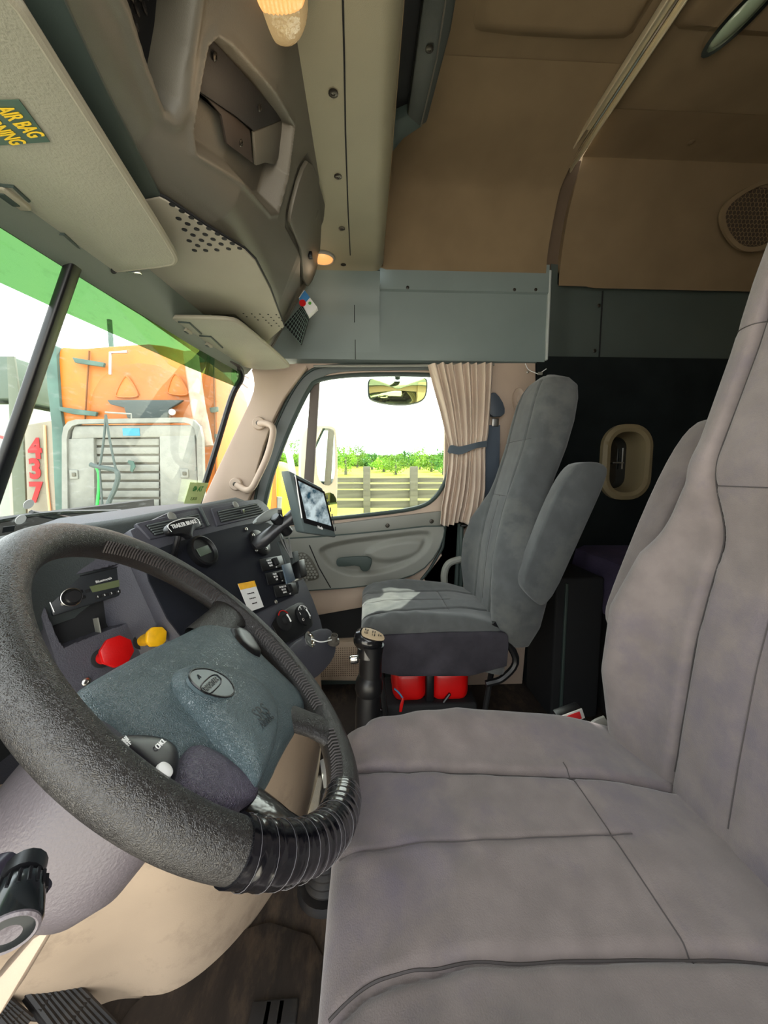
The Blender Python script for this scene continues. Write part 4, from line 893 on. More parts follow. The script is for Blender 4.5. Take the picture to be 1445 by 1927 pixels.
# spokes
def spoke(pa, pb, wa, wb, m_, nm, th=.016, label=None):
    a, b = f3(frw, *pa), f3(frw, *pb); d = nrm(b-a); s_ = np.cross(nW, d)
    n_ = 10; G = []
    P = [a+(b-a)*t-nW*(.022*(1-t)**1.5) for t in np.linspace(0, 1, n_)]
    V = MB()
    rows = []
    for i, p in enumerate(P):
        t = i/(n_-1); w_ = wa+(wb-wa)*t; w_ += .018*max(0, t-.7)/.3*1.0
        rows.append([p+s_*w_*cos(k)*1.0+nW*th*sin(k)*.9 for k in np.linspace(0, 2*pi, 24, endpoint=False)])
    V.grid(rows, wrapj=True); return V.build(nm, m_, sw, label=label, ang=60)
ctr = np.array(wp(330, 1360, -.03))
rimp = lambda x, y, k=1: tuple(np.array([cos(angof(x, y)), sin(angof(x, y))])*RR*k)
spoke(wp(395, 1200, -.01), rimp(440, 1140), .034, .026, M_LEA, 'spoke', .013)
spoke(wp(500, 1320, -.01), rimp(628, 1385), .030, .022, M_LEA, 'spoke', .013)
spoke(wp(440, 1470, -.01), rimp(560, 1600), .034, .024, M_TAPE, 'spoke', .013, 'lower spoke bound with shiny black tape')
spoke(wp(250, 1400, -.01), rimp(150, 1440), .036, .030, M_PADB, 'spoke', .012)
# hub cover (textured) and raised airbag pad
hub = smooth([wp(*p, -.02) for p in ((130, 1316), (160, 1290), (270, 1228), (345, 1195), (385, 1172), (425, 1172), (468, 1222), (540, 1290), (575, 1325), (560, 1372), (530, 1420), (500, 1488), (470, 1520), (395, 1536), (345, 1508), (230, 1450), (170, 1375))], 2)
fh = (Wc-nW*.02, rW, uW, nW)
mb = MB(); mb.relief(hub, fh, lambda X, Y, F: .026*np.sqrt(np.clip(1-F**3, 0, 1))-.0, 24, 160, .03); mb.build('hub_cover', M_PAD, sw, ang=60)
fp = (Wc+nW*.004, rW, uW, nW)
pad = smooth([wp(*p, .012) for p in ((330, 1263), (353, 1244), (400, 1243), (469, 1262), (512, 1296), (530, 1336), (524, 1400), (503, 1456), (489, 1480), (452, 1424), (400, 1358), (346, 1302))], 2)
mb = MB(); mb.relief(pad, fp, lambda X, Y, F: .016*np.sqrt(np.clip(1-F**4, 0, 1)), 24, 160, .012); pdo = mb.build('airbag_pad', M_PAD, sw, ang=60)
em = smooth([wp(*p, .021) for p in ((355, 1268), (365, 1258), (395, 1258), (425, 1272), (441, 1292), (440, 1308), (420, 1312), (385, 1302), (362, 1284))], 2)
fe = (Wc+nW*.0195, rW, uW, nW); mb = MB(); mb.relief(em, fe, lambda X, Y, F: .0012-.0*F, 3, 60, .004); emo = mb.build('horn_emblem', mat('emblem_teal', (78, 92, 96), .35), pdo)
mb = MB(); mb.tube([f3(fe, *p, .0008) for p in em], .0012, 6, closed=True); mb.build('emblem_rim', M_BLK, emo)
tdir = np.array(wp(415, 1270, .021))-np.array(wp(380, 1303, .021)); ta = math.atan2(tdir[1], tdir[0]); ec = wp(398, 1287, .021)
text('print', 'FREIGHTLINER', fe, (ec[0]+.006*0, ec[1]), .0090, M_BLK, emo, rot=ta, sx=.62, h=.0016, bold=.0002)
b1 = [np.array([x*.023+0, y*.0068]) for x, y in rr_(1, 1, .7, 6)]; 
mb = MB(); mb.tube([f3(fe, ec[0]+p[0]*cos(ta)-p[1]*sin(ta), ec[1]+p[0]*sin(ta)+p[1]*cos(ta), .0016) for p in b1], .0007, 4, closed=True); mb.build('print_border', M_BLK, emo)
e2 = wp(375, 1274, .021); mb = MB(); mb.tube([f3(fe, e2[0]+x, e2[1]+y, .0016) for x, y in ((-.003, -.001), (0, .001), (.002, .0025), (.0015, -.002), (0, .001))], .0005, 4); mb.build('horn_symbol', M_BLK, emo)
sdir = np.array(wp(508, 1324, .02))-np.array(wp(476, 1350, .02)); sa_ = math.atan2(sdir[1], sdir[0]); s0 = wp(492, 1340, .02); s1 = wp(503, 1356, .02)
MP = mat('emboss_dark', (34, 42, 46), .4)
text('emboss', 'SRS', fe, s0, .022, MP, pdo, rot=sa_, h=.0004, sx=1.1); text('emboss', 'AIRBAG', fe, s1, .011, MP, pdo, rot=sa_, h=.0002)
lowc = smooth([wp(*p, .0) for p in ((350, 1398), (400, 1412), (455, 1455), (492, 1486), (470, 1516), (395, 1533), (350, 1508), (335, 1470))], 2)
mb = MB(); mb.relief(lowc, (Wc-nW*.0, rW, uW, nW), lambda X, Y, F: .008*np.sqrt(np.clip(1-F**3, 0, 1)), 14, 90, .02); mb.build('lower_spoke_cover', M_PADB, sw, label='violet-grey grained vinyl cover of the lower spoke', ang=60)
# button pod on near spoke
bpod = smooth([wp(*p, .012) for p in ((199, 1385), (250, 1376), (310, 1382), (340, 1402), (343, 1440), (332, 1478), (300, 1478), (262, 1440))], 2)
mb = MB(); mb.relief(bpod, (Wc+nW*.008, rW, uW, nW), lambda X, Y, F: .006*np.sqrt(np.clip(1-F**4, 0, 1)), 14, 90, .012); bo = mb.build('button_pod', mat('gloss_black', (18, 16, 26), .32), sw)
fb = (Wc+nW*.0145, rW, uW, nW)
for (x, y, s_) in ((238, 1390, 'ON/'), (243, 1397, 'OFF'), (306, 1396, 'CNCL'), (252, 1438, 'ACC/'), (257, 1446, 'RES')):
    q = wp(x, y, .017); text('print', s_, fb, q, .0058, M_WHT, bo, rot=ta, sx=.8)
q = wp(313, 1446, .017); mb = MB(); mb.lathe([(.0065, 0), (.006, .002), (.004, .003), (0, .003)], f3(fb, *q), nW, 20); mb.build('button', M_WHT, bo)
bp2 = smooth([wp(*p, .0) for p in ((430, 1178), (462, 1190), (480, 1216), (492, 1240), (470, 1236), (440, 1210))], 1)
mb = MB(); mb.relief(bp2, (Wc+nW*.002, rW, uW, nW), lambda X, Y, F: .008*np.sqrt(np.clip(1-F**4, 0, 1)), 8, 60, .02); mb.build('button_pod', M_BLK, sw)
# column
col = thing('steering_column', Wc-nW*.1, 'grey plastic steering column shroud behind the wheel', 'steering column')
cN = nrm(nW*.9+V3(.0, .0, .12))
prof_ = [(.050, -.035), (.064, -.05), (.072, -.09), (.077, -.13), (.077, -.17), (.068, -.205), (.045, -.225)]
G = []
for (r, h) in prof_:
    c_ = Wc+nW*h+V3(-.035, 0.0, -.01)*min(1, -h/.16)
    G.append([c_+r*1.22*(abs(cos(a))**.75*math.copysign(1, cos(a)))*rW+r*1.05*(abs(sin(a))**.75*math.copysign(1, sin(a)))*uW for a in np.linspace(0, 2*pi, 64, endpoint=False)])
mb = MB(); mb.grid(G, wrapj=True); mb.add(G[0], [tuple(range(64))]); mb.build('shroud', M_COLM, col, ang=60)
# turn signal stalk at bottom left
def cx(px, py, h): return onP(px, py, Wc+nW*h, nW)
st = thing('turn_signal_stalk', onX(30, 1700, .2), 'black stalk with a ribbed twist knob at the lower left corner', 'stalk')
q0, q1, q2 = onX(48, 1632, .225), onX(38, 1660, .215), onX(18, 1745, .195)
mb = MB(); bq = [onX(*p, .235) for p in ((-20, 1610), (15, 1598), (32, 1600), (104, 1652), (102, 1665), (70, 1696), (20, 1700), (-30, 1690))]; mb.prism(smooth(bq, 1), (-.022, 0, 0), .006); mb.build('boot', mat('stalk_violet', (44, 40, 52), .3), st)
ax = nrm(q2-q1); L = np.linalg.norm(q2-q1)
mb = MB(); mb.tube([q0, q1], .011, 16); mb.build('shaft', M_BLK, st)
mb = MB(); mb.lathe([(.010, 0), (.0125, .003), (.0135, L*.5), (.0145, L), (.0135, L+.003), (.010, L+.004), (0, L+.003)], q1, ax, 32); kb = mb.build('twist_knob', mat('knob_black', (24, 28, 30), .2, coat=.3), st)
mb = MB()
for k in range(18):
    a = 2*pi*k/18; u_ = nrm(np.cross(ax, V3(0, 0, 1))); w_ = np.cross(ax, u_); d = cos(a)*u_+sin(a)*w_; mb.tube([q1+ax*.002+d*.0125, q1+ax*.010+d*.0132], .0011, 4)
mb.build('grip_ribs', M_BLK, kb)
mb = MB(); mb.lathe([(.0138, 0), (.0138, .0022), (.0125, .0032), (.0115, .0026), (0, .0026)], q1+ax*(L+.001), ax, 32); mb.build('end_cap', M_COLM, kb)
# ================================================================ SEATS
def lerp_tab(t): 
    t = np.array(t, float); return lambda z: np.array([np.interp(z, t[:, 0], t[:, k]) for k in range(1, t.shape[1])])
def sgnp(v, p): return math.copysign(abs(v)**p, v)
def make_seat(xc, zc, y0, W, L, m, label, fx, back_dx=0, skirt=.16, seamcol=None, group=None, bs_=1.0, wi_t=(.075, .10, .115, .13), wo_t=(.119, .108, .105, .115, .14), lean=0):
    """xc centre, zc cushion top, y0 front edge; fx=+1 when the inboard side is +X"""
    st = thing('truck_seat', (xc, y0-L*.55, 0), label, 'seat', group)
    hw = W/2
    # cushion
    na, nb = 150, 130
    def prof1(n, half, R, H):
        t = np.linspace(-1, 1, n); out = []
        for v in t:
            a = abs(v)
            if a > .86: p = half; d = R+(a-.86)/.14*(H-R)
            elif a > .72: q = (a-.72)/.14*pi/2; p = half-R+R*sin(q); d = R*(1-cos(q))
            else: p = (half-R)*a/.72; d = 0
            out.append((math.copysign(p, v), d))
        return out
    px_ = prof1(na, hw, .035, skirt); py_ = prof1(nb, L/2, .03, skirt)
    ins_c, ins_w = -fx*.0, .135
    G = []
    for (yy, dy) in py_:
        row = []
        yl = yy+L/2  # 0 back .. L front
        f = yl/L
        for (xx, dx) in px_:
            w_in = np.interp(f, [0, .5, .8, 1], wi_t); w_out = np.interp(f, [0, .45, .75, .92, 1], wo_t)
            wi = w_in if xx*fx > 0 else w_out
            X = xx*(1-.05*sst(.6, 1, f)); 
            bol = .034*np.exp(-((abs(X)-.205)/.055)**2)*(np.interp(f, [0, .3, .62, .9, 1], [.1, .5, 1, .8, .45]))
            groove = .009*np.exp(-((abs(X)-wi)/.006)**2)
            crown = .012*(1-(X/hw)**2)-.02*sst(.3, 0, f)-.012*sst(.75, 1, f)
            # stitch line along the middle and one across
            g2 = .0025*np.exp(-(X/.0025)**2)*(f > .3)*(abs(X) < wi) + .0035*np.exp(-((yl-.18)/.003)**2)*(abs(X) < wi)
            wr_ = .0016*sin(X*70+yl*45+3*sin(yl*20+X*14))*sst(.5, 1, f) + .0012*sin(X*40-yl*90+2*sin(X*33))*sst(.35, .8, f)
            z = zc-.012+bol+crown-groove-g2+wr_-min(skirt, dx+dy)
            rr = 1
            # round the plan corners
            ex, ey = abs(X)/hw, abs(yy)/(L/2)
            if ex > .8 and ey > .8:
                k = math.hypot((ex-.8)/.2, (ey-.8)/.2); mx_ = max((ex-.8)/.2, (ey-.8)/.2)
                s_ = mx_/k if k > 0 else 1
                X = math.copysign(hw*(.8+.2*(ex-.8)/.2*s_), X); Y = math.copysign(L/2*(.8+.2*(ey-.8)/.2*s_), yy)
            else: Y = yy
            row.append(V3(xc+X, y0-L/2+Y, z))
        G.append(row)
    mb = MB(); mb.grid(G); bot = [r[0] for r in G]
    mb.add([V3(xc-hw, y0-L, zc-skirt-.01), V3(xc+hw, y0-L, zc-skirt-.01), V3(xc+hw, y0, zc-skirt-.01), V3(xc-hw, y0, zc-skirt-.01)], [])
    cu = mb.build('cushion', m, st, ang=60)
    # seam piping on cushion
    mbs = MB(); Ga = np.array(G)
    def seam(fn, r=.0013):
        P = []
        for i in range(Ga.shape[0]):
            yl = Ga[i, 75, 1]-(y0-L); f = yl/L
            if f < .015 or f > .985: continue
            xt = fn(f)
            if xt is None: continue
            j = int(np.argmin(np.abs(Ga[i, 22:-22, 0]-(xc+xt))))+22
            P.append(V3(xc+xt, Ga[i, j, 1], Ga[i, j, 2]+.0008))
        if len(P) > 3:
            P = np.array(P)
            for _ in range(6): P[1:-1] = P[1:-1]*.5+P[:-2]*.25+P[2:]*.25
            mbs.tube(list(P), r, 5)
    seam(lambda f: fx*np.interp(f, [0, .5, .8, 1], wi_t)*(1-.05*float(sst(.6, 1, f))))
    seam(lambda f: -fx*np.interp(f, [0, .45, .75, .92, 1], wo_t)*(1-.05*float(sst(.6, 1, f))))
    seam(lambda f: .0 if f > .3 else None, .0006)
    i_ = int(np.argmin(np.abs(Ga[:, 75, 1]-(y0-L+.18)))); mbs.tube([p+V3(0, 0, .0006) for p in Ga[i_] if abs(p[0]-xc) < .116 and p[2] > zc-.05], .0007, 5)
    mbs.build('cushion_seam', M_SEAM, cu)
    # side skirt, lower part in darker cloth
    mb = MB(); mb.relief(smooth([(-L/2+.005, -.075), (L/2-.01, -.085), (L/2-.004, .05), (L/2-.02, .066), (.0, .070), (-L/2+.03, .058), (-L/2+.003, .03)], 1), (V3(xc-fx*-1*hw*1.0, y0-L/2, zc-.115), V3(0, -1, 0)*fx*-1 if False else V3(0, -fx, 0), V3(0, 0, 1), V3(-1, 0, 0)) if False else (V3(xc-abs(hw)-.004, y0-L/2, zc-.10), V3(0, -1, 0), V3(0, 0, 1), V3(-1, 0, 0)), lambda X, Y, F: .008*np.sqrt(np.clip(1-F**6, 0, 1)), 10, 90, .02)
    mb.build('side_skirt', M_SKIRT, st)
    # backrest
    zb, zt = zc-.10, zc+.835
    H = zt-zb
    T = lerp_tab([  # v, halfwidth, y front, thickness, wing, insert half width
        (0.00, .215, -.415, .13, .010, .100), (.08, .250, -.418, .15, .030, .100), (.20, .268, -.425, .16, .050, .098), (.32, .262, -.435, .16, .055, .098),
        (.42, .228, -.450, .155, .045, .095), (.49, .175, -.466, .15, .030, .09), (.54, .142, -.478, .15, .018, .088), (.60, .136, -.492, .15, .010, .085), (.72, .140, -.525, .155, .008, .085), (.82, .138, -.545, .16, .007, .083),
        (.90, .130, -.562, .155, .006, .08), (.95, .116, -.578, .14, .004, .075), (.98, .092, -.595, .10, .002, .06), (1.0, .045, -.620, .04, 0, .03)])
    vs = np.concatenate([np.linspace(0, .9, 110), np.linspace(.9, 1, 26)[1:]]); nth = 220
    tts = np.concatenate([np.linspace(0, pi, 160, endpoint=False), np.linspace(pi, 2*pi, 60, endpoint=False)])
    G = []
    for v in vs:
        hwv, yf, th, wg, iw = T(v); hwv *= bs_; iw *= bs_*.92; z = zb+H*v; row = []
        yf = yf+y0-.045+back_dx+lean*float(sst(.44, .58, v))
        for t in tts:
            cx_, sy_ = cos(t), sin(t)
            if sy_ >= 0:
                x = hwv*sgnp(cx_, .8); u = abs(x)/hwv
                a = (u); y = (th*.45)*(sy_**.55)
                wing = wg*np.exp(-((u-.78)/.20)**2)*(1 if v < .62 else 1)
                gr = .010*np.exp(-((abs(x)-iw)/.006)**2)*(sy_ > .3)
                g2 = .003*np.exp(-(x/.0022)**2)*(v < .52)*(sy_ > .3)+(.0045*np.exp(-((v-.54)*H/.003)**2)+.0045*np.exp(-((v-.755)*H/.003)**2))*(abs(x) < iw*1.02 or v > .7)*(sy_ > .2)
                y = y+wing*min(1, sy_*3)-gr-g2
            else:
                x = hwv*sgnp(cx_, .6); y = -(th*.55)*(abs(sy_)**.4)
            row.append(V3(xc+x, yf-th*.45+y, z))
        G.append(row)
    mb = MB(); mb.grid(G, wrapj=True); mb.add(G[-1], [tuple(range(len(tts)))]); mb.add(G[0], [tuple(range(len(tts)))[::-1]]); bk_ = mb.build('backrest', m, st, ang=70)
    mbs = MB(); Ga = np.array(G)
    for sg in (-1, 1, 0):
        P = []
        for i, v in enumerate(vs):
            iw = T(v)[4]*sg*bs_*.92
            if v > .97 or v < .10 or (sg == 0 and v > .54): continue
            j = int(np.argmin(np.abs(Ga[i, 8:152, 0]-(xc+iw))))+8; P.append(V3(xc+iw, Ga[i, j, 1]+.0006, Ga[i, j, 2]))
        P = np.array(P)
        for _ in range(6): P[1:-1] = P[1:-1]*.5+P[:-2]*.25+P[2:]*.25
        mbs.tube(list(P), .0013 if sg else .0007, 5)
    for vv, wd in ((.54, 1.0), (.755, 1.5)):
        i = int(np.argmin(np.abs(vs-vv))); w_ = T(vv)[4]*wd*bs_*.92; mbs.tube([p+V3(0, .0006, 0) for p in Ga[i, 4:156] if abs(p[0]-xc) < w_], .0007, 5)
    mbs.build('backrest_seam', M_SEAM, bk_)
    # folded up armrest, inboard side
    ax_ = xc+fx*(hw+.035)
    pa = [(-.545, .10), (-.60, .055), (-.70, .30), (-.775, .485), (-.755, .515), (-.70, .52), (-.655, .505), (-.60, .40), (-.53, .20), (-.515, .14)]
    ap_ = smooth([V3(ax_-.032, y0-.03+a*1+.05, zc+b) for a, b in pa], 2); mb = MB(); mb.prism(ap_, (.064, 0, 0), .012); mb.build('armrest', M_FAB2 if m is M_FAB2 else m, st, ang=50)
    # base
    mb = MB()
    for sx in (-.17, .17):
        mb.tube([V3(xc+sx, y0-.06, zc-skirt), V3(xc+sx*.95, y0-.10, .05), V3(xc+sx*.95, y0-.42, .05), V3(xc+sx, y0-.46, zc-skirt)], .011, 8)
    mb.rbox((xc, y0-L/2, zc-skirt-.0), (W*.8, L*.8, .03), .008); mb.build('base_frame', M_BLKM, st)
    mb = MB(); mb.rbox((xc, y0-L/2, .02), (W*.8, L*.85, .04), .008); mb.build('floor_plinth', M_BLKM, st)
    return st
dseat = make_seat(.395, .602, .043, .48, .505, M_FAB, 'brown-grey cloth driver seat with high backrest filling the near right side', +1, bs_=.95, lean=.055)
pseat = make_seat(1.435, .535, .02, .47, .49, M_FAB2, 'grey cloth passenger seat in front of the sleeper wall, sun patch on its cushion', -1)
# small light spot on the driver's seat
# seat frame details of passenger seat
mb = MB(); mb.tube(spline([V3(1.23, -.42, .52), V3(1.22, -.50, .40), V3(1.22, -.46, .33), V3(1.22, -.40, .31)], 5), .012, 8); mb.build('recliner_bar', M_BLK, pseat)
mb = MB(); mb.tube(spline([onX(*p, 1.68) for p in ((868, 1052), (845, 1060), (836, 1080), (838, 1110))], 5), .016, 10); mb.build('outer_bar', M_GREY, pseat)
# red bag / toolbox under the passenger seat
rb_ = thing('red_case', (1.42, -.22, .06), 'red case strapped under the passenger seat', 'case')
c = V3(1.42, -.165, .0)
for cx_, w_ in ((-.065, .125), (-.215, .14)):
    mb = MB(); mb.rbox((1.40, cx_-.09, .245), (.16, w_, .13), .035, seg=4); mb.build('body', M_RED, rb_)
mb = MB(); mb.rbox((1.40, -.228, .245), (.165, .03, .12), .006); mb.build('strap', M_BLK, rb_)
mb = MB(); mb.rbox((1.40, -.23, .12), (.2, .34, .14), .012); mb.build('tray', M_BLKM, rb_)
mb = MB(); mb.tube([V3(1.315, .0, .20), V3(1.315, -.05, .165), V3(1.315, -.26, .165), V3(1.315, -.30, .22)], .006, 8); mb.build('tray_bar', M_BLK, rb_)
rt_ = thing('red_tag', (1.3, -.01, .2), 'small red strap tag hanging below the front of the passenger seat', 'tag')
mb = MB(); mb.prism([onX(*p, 1.28) for p in ((757, 1313), (761, 1316), (756, 1340), (751, 1340), (752, 1328))], (.004, 0, 0), .001); mb.build('tag', M_RED, rt_)
mb = MB(); mb.tube(spline([onX(*p, 1.285) for p in ((742, 1296), (750, 1303), (758, 1314))], 4), .003, 6); mb.build('cord', mat('blue_cord', (70, 150, 190), .5), rt_)
# seat belt buckle
bk = thing('belt_buckle', onX(1085, 1372, .80), 'seat belt buckle with red release button beside the driver seat', 'buckle')
q = [onX(*p, .80) for p in ((1049, 1349), (1095, 1332), (1101, 1350), (1058, 1370))]
mb = MB(); mb.prism([onX(*p, .80) for p in ((1049, 1349), (1095, 1332), (1101, 1350), (1125, 1400), (1098, 1408), (1058, 1370))], (.028, 0, 0), .004); mb.build('body', M_BLK, bk)
c = sum(q)/4; qs = [c+(p-c)*.97+V3(-.002, 0, 0) for p in q]; mb = MB(); mb.prism(qs, (.003, 0, 0), .001); mb.build('collar', M_WHT, bk)
qs = [c+(p-c)*.70+V3(-.004, 0, 0) for p in q]; mb = MB(); mb.prism(qs, (.003, 0, 0), .001); mb.build('release_button', mat('buckle_red', (230, 50, 55), .4), bk)
mb = MB(); mb.tube(spline([onX(*p, .80) for p in ((1112, 1400), (1135, 1440))], 4)+[V3(.80, -.44, .3), V3(.80, -.45, .0)], .018, 10, flat=.5); mb.build('webbing', M_BLKM, bk)
# tilt lever / white hinge shell at seat pivot
hg = thing('hinge_shell', onX(1130, 1390, .74), 'pale curved plastic hinge shell at the foot of the driver backrest', 'cover')
mb = MB(); mb.tube(spline([onX(*p, .735) for p in ((1103, 1400), (1108, 1382), (1122, 1366), (1140, 1358))], 6), .014, 10, flat=.6); mb.build('shell', mat('shell_grey', (170, 168, 162), .4), hg)
mb = MB(); mb.lathe([(.03, 0), (.028, .02), (.012, .024), (0, .024)], onX(1155, 1402, .72), (-1, 0, 0), 20); mb.build('hinge_boss', mat('rusty_brown', (64, 50, 38), .8), hg)
# bunk behind the seats
bkk = thing('bunk', (1.3, -1.4, 0), 'sleeper bunk with dark purple blanket hanging over the edge', 'bunk')
zt_ = onX(1100, 1040, 1.6)[2]
mb = MB(); G = []
for x in np.linspace(-.13, 1.74, 60):
    G.append([V3(x, -1.88, zt_), V3(x, -1.02, zt_+.005*sin(x*30)), V3(x, -.985+.006*sin(x*40), zt_-.012), V3(x, -.975+.01*sin(x*55), zt_-.09), V3(x, -.97+.012*sin(x*60+1), zt_-.22+.03*sin(x*9))])
mb.sheet(G, (0, -.006, -.03)); mb.build('blanket', mat('purple_blanket', (64, 56, 80), .9, mott=.15, ms=12, bump=.5, bs=220), bkk)
mb = MB(); mb.box((.81, -1.44, (zt_-.06)/2), (1.86, .86, zt_-.06)); mb.build('bunk_box', M_BLKM, bkk)
# dark cabinet side with upright behind the passenger seat
cb = thing('bunk_locker', (1.45, -.84, 0), 'dark low locker between the passenger seat and the bunk', 'locker')
mb = MB(); mb.rbox((1.60, -.86, .30), (.25, .20, .60), .01); mb.build('body', M_BLKM, cb)
mb = MB(); mb.rbox((1.47, -.80, .30), (.012, .012, .56), .003); mb.build('corner_strip', M_DKG, cb)

# ================================================================ GEAR LEVER
gl_ = thing('gear_lever', (1.0, -.02, 0), 'black gear lever with shift-pattern plate on top of its knob', 'gear lever')
Xg_ = 1.0
base = onX(690, 1500, Xg_); base[2] = .0
mb = MB(); mb.tube([onX(690, 1390, Xg_)*.0+V3(Xg_, onX(690, 1390, Xg_)[1], .0), onX(692, 1330, Xg_), onX(694, 1300, Xg_)], [.036, .034, .032], 24); mb.build('lower_sleeve', M_BLK, gl_)
mb = MB(); mb.tube([onX(694, 1304, Xg_), onX(694, 1296, Xg_), onX(695, 1282, Xg_), onX(696, 1276, Xg_), onX(697, 1270, Xg_)], [.034, .038, .037, .034, .030], 24); mb.build('collar', M_BLK, gl_)
mb = MB(); mb.tube([onX(696, 1285, Xg_), onX(698, 1230, Xg_), onX(699, 1212, Xg_)], [.030, .031, .034], 24); mb.build('sleeve', M_BLK, gl_)
K = onX(693, 1203, Xg_); nK = nrm(V3(-.42, -.30, 1)); eK = nrm(onX(718, 1203, Xg_)-onX(676, 1186, Xg_)); eK = nrm(eK-nK*(eK@nK))
mb = MB(); mb.lathe([(0, -.034), (.022, -.030), (.031, -.016), (.033, 0), (.031, .012), (.024, .020), (0, .022)], K, nK, 32, su=1.22, u=eK); mb.tube([K-V3(0, 0, .045), K], [.031, .028], 20); mb.build('knob', mat('knob_gloss', (22, 22, 24), .2, coat=.5), gl_)
fk = (K+nK*.0205+eK*.004, eK, np.cross(nK, eK), nK)
Pk = smooth([(-.028, -.010), (-.022, -.018), (.010, -.019), (.034, -.012), (.036, .0), (.026, .012), (0, .018), (-.024, .014), (-.029, .004)], 1); mb = MB(); mb.prism([f3(fk, *p) for p in Pk], nK*.0035, .001); pk = mb.build('pattern_plate', mat('plate_tan', (186, 166, 136), .4), gl_)
for c_, (x, y, s_) in enumerate(((-.016, .006, 'R 6'), (-.016, -.004, 'LO'), (.004, .006, '5 7'), (.004, -.005, '1 3'), (.021, .0, '2 4'))): text('print', s_, (fk[0]+nK*.0036, *fk[1:]), (x, y), .0095, M_BLK, pk, sx=.8, bold=.0003)
mb = MB(); q = onX(666, 1241, Xg_-.0); mb.rbox(q, (.016, .026, .022), .006); mb.build('range_switch', M_CHR, gl_)
# lever boot at the left of the driver seat
bo_ = thing('rubber_boot', V3(.86, .105, 0), 'black ribbed rubber bellows at the front corner of the driver seat', 'bellows')
c = V3(.86, .105, .0); mb = MB(); pr = []
for i in range(8): r = .024+.0028*i; pr += [(r, -.018*i), (r+.007, -.018*i-.006), (r+.007, -.018*i-.010), (r, -.018*i-.016)]
mb.lathe(pr, c+V3(0, 0, .16), (0, 0, 1), 32); mb.build('bellows', M_RUB, bo_)
mb = MB(); mb.tube([c+V3(0, 0, .15), c+V3(.02, -.0, .24)], .012, 12); mb.build('shaft', M_BLK, bo_)
mb = MB(); mb.lathe([(.07, 0), (.065, .018), (0, .018)], V3(c[0], c[1], 0), (0, 0, 1), 24); mb.build('boot_base', M_RUB, bo_)
# accelerator / brake pedals
def pedal(pts, X_, label, ribs, gr):
    pts = [onP(*p, (0, .55, .12), (0, -.75, .66)) for p in pts]; n = nrm(np.cross(pts[1]-pts[0], pts[3]-pts[0])); n = n if n@(CAM-pts[0]) > 0 else -n
    o = thing('pedal', sum(pts)/4, label, 'pedal', gr); mb = MB(); mb.prism(pts, -n*.015, .003); mb.build('plate', M_RUB, o)
    for i in range(ribs):
        t = (i+.5)/ribs; mb = MB(); mb.tube([pts[0]*(1-t)+pts[1]*t, pts[3]*(1-t)+pts[2]*t], .005, 6); mb.build('rib', M_RUB, o)
    for t in (.3, .62): mb = MB(); mb.tube([pts[0]*(1-t)+pts[3]*t-n*.001, pts[1]*(1-t)+pts[2]*t-n*.001], .006, 6); mb.build('rib', M_RUB, o)
    mb = MB(); m_ = sum(pts)/4; mb.tube([m_-n*.015, m_-n*.06+V3(0, .10, .05)], .012, 8); mb.build('arm', M_BLK, o)
pedal([(40, 1860), (80, 1785), (225, 1930), (150, 2010)], .5, 'large black ribbed rubber pedal pad, dusty, at the lower left', 9, 'foot pedals')
pedal([(-20, 1900), (15, 1880), (60, 1915), (30, 1960)], .5, 'small black ribbed pedal at the very lower left corner', 6, 'foot pedals')
# pale trim board beside the column
tbm = MB(); tbm.prism([onX(*p, .33) for p in ((0, 1838), (60, 1768), (98, 1745), (0, 1910), (-40, 1960), (-40, 1880))], (.03, 0, 0), .003); struct(tbm, 'trim_12', M_BEIGE)
# muddy tread marks / mat with moulded pads on the floor
fm = thing('floor_mat', onZ(560, 1900, .0), 'worn dark rubber floor mat with moulded pad at the front of the driver seat', 'mat')
mb = MB(); mb.prism(smooth([V3(.36, .02, .001), V3(.62, .02, .001), V3(.80, .16, .001), V3(.74, .42, .001), V3(.40, .55, .001), V3(.30, .40, .001)], 1), (0, 0, .008), .003); mb.build('mat_sheet', M_FLOOR, fm)
for dx in (0, .05, .1):
    mb = MB(); mb.rbox(onZ(490+dx*500, 1912-dx*50, .012)+V3(0, 0, 0), (.04, .04, .010), .004); mb.build('moulded_pad', M_RUB, fm)
pz = [onZ(*p, .003) for p in ((606, 1395), (624, 1392), (622, 1470), (604, 1480))]
mb = MB(); mb.prism([V3(1.28, .17, .001), V3(1.34, .10, .001), V3(1.16, .085, .001), V3(1.10, .13, .001)], (0, 0, .002)); mb.build('white_sheet', M_WHT, None, label='thin white sheet lying on the floor before the passenger seat', cat='paper')  # thin white patch laid flat on the floor

# ================================================================ CURTAIN, BELT, MIRROR
cu_ = thing('curtain', onX(875, 985, 1.66), 'beige curtain gathered at the rear edge of the door window', 'curtain')
rows = [(684, 806, 928), (720, 815, 927), (770, 828, 924), (815, 838, 920), (845, 845, 914), (880, 842, 914), (920, 836, 913), (955, 830, 908), (984, 828, 898)]
nf = 8; G = []
ys_ = np.linspace(684, 986, 60); R0_ = np.array(rows, float)
for iy, y in enumerate(ys_):
    xl, xr = np.interp(y, R0_[:, 0], R0_[:, 1]), np.interp(y, R0_[:, 0], R0_[:, 2]); row = []
    amp = np.interp(y, [684, 740, 845, 900, 986], [.016, .018, .008, .016, .020])
    nff = np.interp(y, [684, 845, 986], [1, 1, 1])
    for s in np.linspace(0, 1, 200):
        yy = y + (4*sin(s*9) if y > 960 else 0)
        P = onX(xl+(xr-xl)*s, yy, 1.675); ph = s*nf*2*pi+.7*sin(s*5+y*.012)
        a = amp*(sin(ph)+.35*sin(ph*.37+y*.01)+.25*sin(ph*1.7)); row.append(P+V3(a, 0, 0))
    G.append(row)
